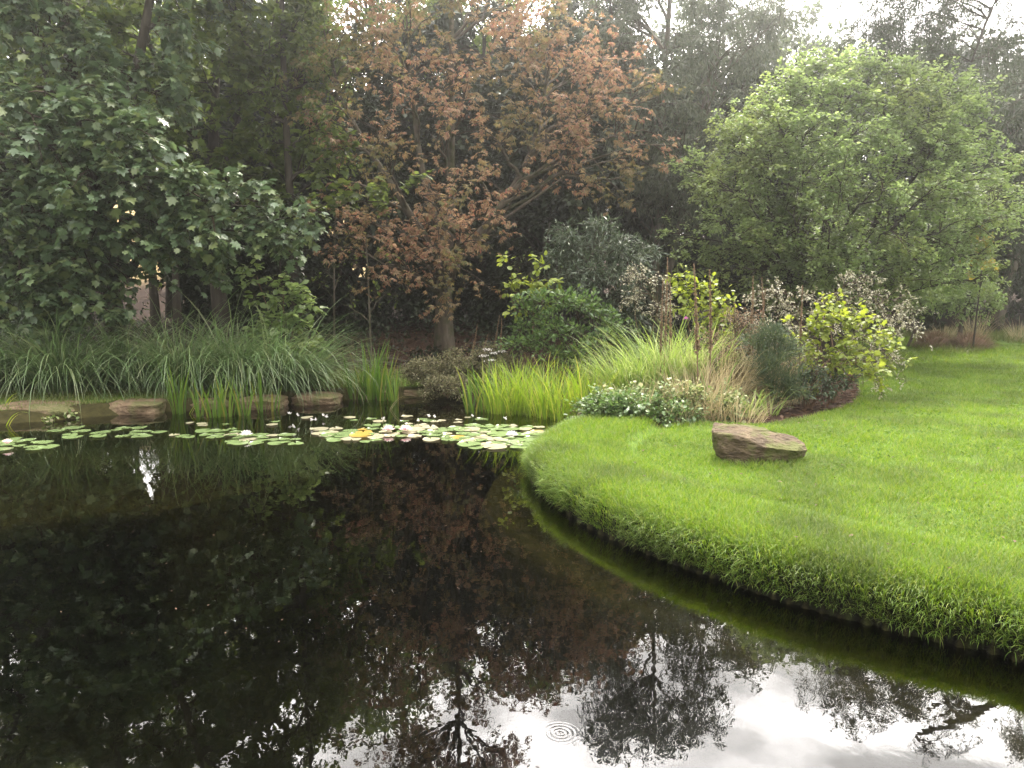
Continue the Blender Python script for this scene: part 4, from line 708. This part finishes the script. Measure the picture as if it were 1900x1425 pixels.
border_plants()

# ------------------------------------------------------------------ stones
def rough_rock(name, label, c, r, seed, rotz=0, amp=.16, sq=.45, mat='slab', group=None, shape=None, sub=5, strata=2.5, cat='stone'):
    V, F = ico(r, sub, amp, seed, sq, 1.7, strata)
    if shape is not None: V = shape(V)
    V = V*(1+.016*np.array([[mnoise.noise(Vector((a*14, b*14, z*30)))] for a, b, z in V]))
    cr, sr = math.cos(rotz), math.sin(rotz); V = np.stack((V[:, 0]*cr-V[:, 1]*sr, V[:, 0]*sr+V[:, 1]*cr, V[:, 2]), -1)
    o = mesh_obj(name, V, F, M[mat], smooth_shade=True); o.location = tuple(c); return tag(o, label, cat, group)
def stones():
    for px, py, w, h, dpt, sd, lab in ((70, 764, .66, .17, .42, 1, 'long brown bank stone at the left edge under the sedge'), (258, 756, .46, .15, .36, 2, 'rounded bank stone below the dip in the sedge row'), (395, 750, .34, .13, .3, 3, 'bank stone half hidden behind the left irises'), (485, 748, .40, .15, .32, 4, 'pale bank stone at the right of the left irises'),
                                    (588, 740, .43, .13, .34, 5, 'flat topped bank stone with a dark undercut front'), (690, 728, .45, .10, .3, 6, 'flat bank stone behind the middle irises'), (775, 728, .3, .09, .25, 7, 'low dark bank stone right of the middle irises'), (-70, 772, .5, .16, .4, 8, 'bank stone cut by the left edge of the view')):
        p = P(px, py, .06); rough_rock('bank_stone', lab, (p[0], p[1]+dpt*.1, .045), (w*.88, dpt, h*.85), sd, rng.normal()*.06, .13, .5, group='flat stones along the far bank', sub=4)
    p = P(1419, 866, .2); zt = tz(p[0], p[1]+.2); bm = bmesh.new()
    for c in ((-.455, .02, .17), (-.46, .12, .19), (-.40, .30, .22), (.05, .33, .19), (.40, .22, .12), (.46, .12, .09), (.46, .0, .04), (.30, -.14, .055), (-.02, -.19, .10), (-.22, -.12, .15), (-.41, .06, -.02), (-.27, -.13, -.12),
              (-.20, -.15, -.12), (.1, -.05, -.12), (.37, .0, -.1), (.40, .15, -.1), (-.3, .27, -.1), (.1, .27, -.1)): bm.verts.new(c)
    bmesh.ops.convex_hull(bm, input=bm.verts[:]); bmesh.ops.delete(bm, geom=[v for v in bm.verts if not v.link_faces], context='VERTS')
    for _ in range(5):
        bmesh.ops.subdivide_edges(bm, edges=bm.edges[:], cuts=1, use_grid_fill=True); bmesh.ops.triangulate(bm, faces=bm.faces[:])
        if len(bm.verts) > 14000: break
        if _ in (1, 2): bmesh.ops.smooth_vert(bm, verts=bm.verts[:], factor=.22, use_axis_x=True, use_axis_y=True, use_axis_z=True)
    bm.normal_update()
    for v in bm.verts:
        c = v.co; a = mnoise.ridged_multi_fractal(Vector((c.x*4, c.y*5, c.z*13+c.x*1.5)), .9, 2.1, 5, 1, 2)
        b_ = mnoise.noise(Vector((c.x*3.1, c.y*3.1, c.z*6))); v.co = c+v.normal*(.011*(a-1)+.022*b_)
    me = bpy.data.meshes.new('boulder'); bm.to_mesh(me); bm.free(); me.materials.append(M['rock']); me.polygons.foreach_set('use_smooth', np.ones(len(me.polygons), bool))
    o = bpy.data.objects.new('boulder', me); COL.objects.link(o); o.scale = (1.0, 1.0, 1.22); o.location = (p[0], p[1]+.14, zt+.085); o.rotation_euler = (0, 0, -.04)
    tag(o, 'lone brown wedge shaped sandstone boulder lying on the lawn', 'rock')
stones()

# ------------------------------------------------------------------ water lilies
def lilies():
    def pad_mesh(seed, mat):
        r = np.random.default_rng(seed); n = 22; a = np.linspace(.16, 6.283-.16, n); rad = 1+.05*np.sin(3*a+seed)+.03*np.sin(5*a+2*seed)
        ring = lambda f, z: np.stack((np.cos(a)*rad*f, np.sin(a)*rad*f, z), -1)
        curl = .03+.10*np.clip(np.sin(2*a+seed), 0, 1)**3
        V = np.vstack(([[0, 0, .02]], ring(.55, np.full(n, .025)), ring(.9, .02+0*a), ring(1, curl))); F3 = [(0, 1+i, 2+i) for i in range(n-1)]
        F4 = [(1+k*n+i, 1+(k+1)*n+i, 2+(k+1)*n+i, 2+k*n+i) for k in range(2) for i in range(n-1)]
        o = mesh_obj('lily_pad', V, [F3, F4], M[mat], smooth_shade=True); me = o.data; bpy.data.objects.remove(o); return me
    PM = {m: [pad_mesh(s, m) for s in range(5)] for m in ('pad', 'pad_yellow', 'pad_pale')}
    clusters = [((0, 95), (816, 836), 13, .14, 'the raft at the left edge of the pond', .12, 0), ((92, 272), (795, 812), 15, .14, 'the raft below the second bank stone', .08, 0), ((284, 300), (800, 802), 1, .11, 'the gap between the two left rafts', 0, 0), ((322, 352), (808, 812), 3, .13, 'the small group below the left irises', .35, 0),
                ((380, 470), (798, 812), 10, .13, 'the left half of the raft below the irises', .1, 0), ((430, 552), (808, 826), 18, .14, 'the raft around the white water lily', .1, .1), ((592, 680), (797, 812), 12, .14, 'the raft left of the pink water lilies', .35, .15), ((610, 700), (806, 820), 12, .14, 'the front edge of the middle raft', .1, .2),
                ((690, 810), (790, 812), 22, .14, 'the raft around the pink water lilies', .12, .35), ((790, 900), (795, 818), 22, .14, 'the raft between the pink lilies and the turf tip', .05, .25), ((860, 1000), (790, 826), 42, .145, 'the large raft before the reeds', .07, .2), ((980, 1072), (803, 822), 20, .14, 'the raft end touching the turf tip', .06, .15),
                ((885, 1000), (822, 832), 9, .15, 'the front edge of the large raft', .3, .1), ((560, 900), (773, 788), 16, .10, 'the thin scatter of pads near the far bank', 0, .5), ((320, 520), (780, 792), 6, .09, 'the thin scatter of pads below the left irises', 0, .5)]
    cname = {'pad': 'green', 'pad_yellow': 'yellow', 'pad_pale': 'pale greyish'}
    for (x0, x1), (y0, y1), n, r, where, fy, fp in clusters:
        pts = []; tries = 0
        while len(pts) < n and tries < 4000:
            tries += 1; q = P(rng.uniform(x0, x1), rng.uniform(y0, y1)); rr = r*rng.uniform(.5, 1.02)
            if pond_sd(q[:1], q[1:2])[0][0] > -.1: continue
            if all(np.hypot(*(q-p_)[:2]) > .80*(rr+r_) for p_, r_ in pts) or tries > 2500: pts.append((q, rr))
        for k, (q, rr) in enumerate(pts):
            u = rng.random(); m = 'pad_yellow' if u < fy*.45 else ('pad_pale' if u < fy+fp else 'pad')
            o = bpy.data.objects.new('lily_pad', PM[m][int(rng.integers(5))]); COL.objects.link(o)
            o.location = (q[0], q[1], .003+.0035*(k % 5)); o.rotation_euler = (rng.normal()*.02, rng.normal()*.02, rng.random()*6.28); o.scale = (rr, rr, rr*.8)
            tag(o, f'{cname[m]} lily pad floating in {where}' if n > 1 else 'small green lily pad floating alone between the two left rafts', 'lily pad', f'{cname[m]} lily pads in {where}')
    def bloom(px, py, pink, s, lab, closed=False):
        p = P(px, py, .05); root = empty('water_lily', (p[0], p[1], .02), lab, 'flower', 'open water lilies')
        p = np.array((p[0], p[1], .035))
        for lay, (n, el, l) in enumerate(((10, .35, 1.0), (9, .75, .95), (7, 1.12, .85))):
            a = np.arange(n)*2*math.pi/n+lay*.35; el = el+(.35 if closed else 0); d = np.stack((np.cos(a)*math.cos(el), np.sin(a)*math.cos(el), np.full(n, math.sin(el))), -1)
            nn = np.stack((-np.cos(a)*math.sin(el), -np.sin(a)*math.sin(el), np.full(n, math.cos(el))), -1); Geo().add(*leaves(p+d*.012, d, nn, np.full(n, s*l), 'oval')).obj('petals', M['petal_pink' if pink and lay < 2 else 'petal'], root)
        n = 26; u = runit(n); u[:, 2] = np.abs(u[:, 2])+.6; Geo().add(*leaves(np.tile(p+(0, 0, .01), (n, 1)), u, runit(n), np.full(n, s*.38), 'lance')).obj('stamens', M['stamen'], root)
    bloom(721, 797, True, .085, 'pink tinged open water lily left of its twin on the middle raft'); bloom(753, 797, True, .09, 'pink tinged open water lily right of its twin on the middle raft')
    bloom(457, 806, False, .08, 'white open water lily on the raft below the left irises'); bloom(950, 807, False, .08, 'white open water lily on the large raft before the reeds'); bloom(1023, 812, False, .06, 'small half closed white water lily near the turf tip', True); bloom(14, 822, True, .065, 'half closed pale water lily on the raft at the left edge', True)
    for px, py in ((537, 779), (553, 783), (578, 789), (586, 788), (600, 778), (606, 785), (712, 787), (776, 790), (796, 783), (806, 784), (545, 800), (877, 781), (938, 788)):
        p = P(px, py, 0); root = empty('water_hawthorn', (p[0], p[1], 0), 'small white forked flower standing out of the water near the lily pads', 'flower', 'small white forked flowers on the water')
        h = .05+.04*rng.random(); Geo().add(*tubes(np.array([[p-(0, 0, .03), p+(0, 0, h*.6), p+(.005, 0, h)]]), np.full((1, 3), .004), 5)).obj('stalk', M['stem_green'], root)
        n = 18; arm = rng.integers(0, 3, n); a = np.array((.3, 2.2, 4.6))[arm]+rng.random(); t = rng.random(n); c = p+np.stack((np.cos(a)*t*.02, np.sin(a)*t*.02, h+t*.014*(arm+.4)), -1); Geo().add(*leaves(c, runit(n)+(0, 0, .5), runit(n), np.full(n, .019), 'round')).obj('petals', M['petal'], root)
    # floating rosettes at the left, bowed leaves in the water
    for px, py, lab in ((128, 775, 'small floating rosette of round leaves right of its neighbour by the first bank stone'), (88, 783, 'small flat rosette of round leaves close to the first bank stone')):
        p = P(px, py, .02); n = 26; root = empty('floating_rosette', (p[0], p[1], 0), lab, 'plant'); o = np.stack((rng.normal(size=n)*.06, rng.normal(size=n)*.05, rng.random(n)*.07), -1)
        Geo().add(*leaves(p+o, runit(n), np.array((0, 0, 1.))+runit(n)*.4, np.full(n, .06), 'round')).obj('leaves', M['varieg'], root)
    for px, py, l, az, lab in ((2, 775, .75, .9, 'long yellow green reed leaf leaning right at the left edge'), (10, 790, .5, .1, 'bowed reed leaf touching the water at the left edge'), (1072, 800, .42, .8, 'pale reed leaf bowed over the water by the turf tip'), (722, 760, .55, .4, 'straw coloured reed leaf bent over the water right of the middle irises'), (880, 765, .42, 2.5, 'red brown reed leaf bent down to the water'), (350, 768, .55, -.2, 'broad iris leaf bowed over to the water before the left irises')):
        p = P(px, py, 0); root = empty('bowed_leaf', (p[0], p[1], -.02), lab, 'leaf'); n = 2
        Geo().add(*blades(np.array([p-(0, 0, .03), p+(.02, .03, -.03)]), np.array([l, l*.7]), np.array([[math.cos(az), -.2]]*2)*.45, np.array([1.5, 1.1]), np.array([.022, .015]), 8, twist=np.full(2, 1.2))).obj('blade', M['straw' if 'brown' in lab or 'straw' in lab else 'reed'], root)
lilies()

def flecks():
    n = 190; px = rng.uniform(-20, 1100, n); py = 780+rng.random(n)**1.6*420; p = np.array([P(a, b, .002) for a, b in zip(px, py)]); ok = pond_sd(p[:, 0], p[:, 1])[0] < -.1; p = p[ok]
    d = runit(len(p)); d[:, 2] *= .08
    tag(Geo().add(*leaves(p+(0, 0, .003), d, np.array((0, 0, 1.))+runit(len(p))*.1, .008+.014*rng.random(len(p))**2, 'oval')).obj('floating_flecks', M['litter']), 'tiny brown leaf flecks floating on the dark water', 'leaf flecks', kind='stuff')
flecks()
# ------------------------------------------------------------------ lawn
def lawn():
    def scatter(n, dmin, dmax, amin, amax, power):
        u = rng.random(n); d = (dmin**power+u*(dmax**power-dmin**power))**(1/power); a = rng.uniform(amin, amax, n); return d*np.sin(a), d*np.cos(a), d
    x, y, d = scatter(560000, 2.6, 25, R(-2), R(42), .42)
    s, k = pond_sd(x, y); ok = (s > .0) & (y < wood_edge(x)+.6) & ~in_bed(x, y-.12*vnoise(x, y, 3, 4)) & ((x-1.7*0) > -3)
    x, y, d, s, k = x[ok], y[ok], d[ok], s[ok], k[ok]
    z = land_z(x, y, s, k)*np.where(k == 1, bank_lip(s), smooth(.05, .55, s))
    rim = smooth(1.05, .85, s); far = smooth(17, 20, y)
    h = (.038+.022*rng.random(len(x)))*(1+.55*rim)*(1+.0*d)+.10*far*rng.random(len(x))*smooth(.4, .65, vnoise(x, y, .9, 21))+.02*smooth(.55, .7, vnoise(x, y, 2.2, 22))*(1-rim)
    bo = P(1419, 866, .2); h = h*(1+.55*np.exp(-(((x-bo[0])/.5)**2+((y-bo[1]-.14)/.34)**2)**3))
    bare = np.exp(-((s-1.03)/.09)**2)*(vnoise(x, y, 4, 31) > .35)*(k == 1)+.5*(vnoise(x, y, 3, 32) > .7)*(s > 1.1); kp = rng.random(len(x)) > .75*bare; 
    x, y, d, s, z, h = x[kp], y[kp], d[kp], s[kp], z[kp], h[kp]; n = len(x)
    az = rng.random(n)*6.283+2.2*(vnoise(x, y, 1.5, 41)-.5); l = .15+.55*rng.random(n); w = .0034*(d/4.5).clip(.7, 6)**.75
    g = Geo(); near = d < 7; P3 = np.stack((x, y, z-.004), -1); LD = np.stack((np.cos(az)*l, np.sin(az)*l), -1); bd = .2+1.0*rng.random(n)
    for m_, K in ((near, 3), (~near, 2)): g.add(*blades(P3[m_], h[m_]*(1+.12*(d[m_]/6).clip(0, 3)), LD[m_], bd[m_], w[m_], K))
    tag(g.obj('lawn_grass', M['lawn']), 'bright green mown lawn grass', 'grass', kind='stuff')
    # clover in the mown part
    n = 26000; d = 3.4+12*rng.random(n)**1.2; a = rng.uniform(R(2), R(40), n); x, y = d*np.sin(a), d*np.cos(a); s, k = pond_sd(x, y)
    ok = (s > 1.12) & (y < wood_edge(x)) & ~in_bed(x, y) & (vnoise(x, y, 1.6, 81)+.5*vnoise(x, y, 6, 82) > .8); x, y, s, k, d = x[ok], y[ok], s[ok], k[ok], d[ok]; n = len(x)
    p = np.stack((x, y, land_z(x, y, s, k)+.012+.022*rng.random(n)), -1); u = runit(n); u[:, 2] *= .5
    tag(Geo().add(*leaves(p, u, np.array((0, 0, 1.2))+runit(n)*.9, (.014+.012*rng.random(n))*(d/6).clip(.8, 2), 'round')).obj('clover_leaves', M['clover']), 'small clover leaves spreading through the mown lawn', 'clover', kind='stuff')
    # long fringe that hangs over the turf bank
    q = []; 
    for i in range(len(poly)):
        if seg_kind[i] != 1: continue
        a, b = poly[i], poly[(i+1) % len(poly)]; L_ = np.linalg.norm(b-a); m = int(L_*4200)
        t = rng.random((m, 1)); nrm = np.array((-(b-a)[1], (b-a)[0]))/L_; q.append(np.hstack((a+(b-a)*t, np.repeat(nrm[None], m, 0))))
    q = np.vstack(q); mid = q[:, :2]+q[:, 2:]*.05; sg = np.sign(pond_sd(mid[:, 0], mid[:, 1])[0])[:, None]; out = -q[:, 2:]*sg
    ok = (np.hypot(q[:, 0], q[:, 1]) < 12); q, out = q[ok], out[ok]; n = len(q); dd = np.hypot(q[:, 0], q[:, 1])
    inn = rng.random(n)**1.5*.36-.03; xy = q[:, :2]-out*inn[:, None]; zt = land_z(xy[:, 0], xy[:, 1], np.maximum(inn, .0), np.ones(n, int)); zz = np.where(inn < .03, zt*rng.uniform(.12, .75, n), zt*bank_lip(inn))
    tuftn = vnoise(q[:, 0], q[:, 1], 5, 51); l = (.35+.75*rng.random(n))*(.5+.9*tuftn); ja = rng.normal(size=n)*.5; c, s_ = np.cos(ja), np.sin(ja)
    ld = np.stack((out[:, 0]*c-out[:, 1]*s_, out[:, 0]*s_+out[:, 1]*c), -1)*l[:, None]
    g = Geo().add(*blades(np.column_stack((xy, zz-.005)), (.045+.08*rng.random(n))*(.45+1.0*tuftn**1.3)*(1.15-1.2*inn.clip(0, .5)), ld,   .4+1.6*rng.random(n), .0032*(dd/4.5).clip(.8, 3)**.7, 4))
    tag(g.obj('bank_fringe_grass', M['lawn']), 'long grass fringe hanging over the turf bank', 'grass', kind='stuff')
    # rough grass of the far bank and of the lawn's far edge
    n = 60000; x = rng.uniform(-11, 3.5, n); y = rng.uniform(10.4, 15.5, n); s, k = pond_sd(x, y); ok = (s > .5) & (y < wood_edge(x)+.3) & ~in_bed(x, y); x, y, s, k = x[ok], y[ok], s[ok], k[ok]; n = len(x); az = rng.random(n)*6.28; l = .2+.5*rng.random(n)
    g = Geo().add(*blades(np.stack((x, y, land_z(x, y, s, k)-.005), -1), .05+.14*rng.random(n)*vnoise(x, y, 1.2, 61), np.stack((np.cos(az)*l, np.sin(az)*l), -1), 1.2*rng.random(n), np.full(n, .008), 3))
    n = 26000; x = rng.uniform(7, 17, n); y = rng.uniform(17, 24, n); ok = (vnoise(x, y, .8, 71) > .45) & (y < wood_edge(x)+.8); x, y = x[ok], y[ok]; n = len(x); az = rng.random(n)*6.28; l = .2+.5*rng.random(n)
    g.add(*blades(np.stack((x, y, land_z(x, y)), -1), .08+.24*rng.random(n), np.stack((np.cos(az)*l, np.sin(az)*l), -1), 1.0*rng.random(n), np.full(n, .011), 3))
    tag(g.obj('rough_grass', M['roughgrass']), 'rough uncut grass on the far bank and along the far lawn edge', 'grass', kind='stuff')
lawn()

# ------------------------------------------------------------------ haze
def haze():
    m, nt, N, L = mat_base('haze_air'); v = N('ShaderNodeVolumePrincipled'); v.inputs['Color'].default_value = (.98, .97, .95, 1)
    v.inputs['Density'].default_value = HAZE; v.inputs['Anisotropy'].default_value = .87
    out = N('ShaderNodeOutputMaterial'); L(v.outputs[0], out.inputs['Volume'])
    x0, x1, y0, y1, z0, z1 = -95, 95, -12, 145, -4, 24
    V = [(x0, y0, z0), (x1, y0, z0), (x1, y1, z0), (x0, y1, z0), (x0, y0, z1), (x1, y0, z1), (x1, y1, z1), (x0, y1, z1)]
    o = mesh_obj('haze', V, [[(0, 3, 2, 1), (4, 5, 6, 7), (0, 1, 5, 4), (1, 2, 6, 5), (2, 3, 7, 6), (3, 0, 4, 7)]], m); tag(o, 'thin pale haze hanging in the air of the garden', 'haze', kind='stuff')
HAZE = .0034
if HAZE: haze()
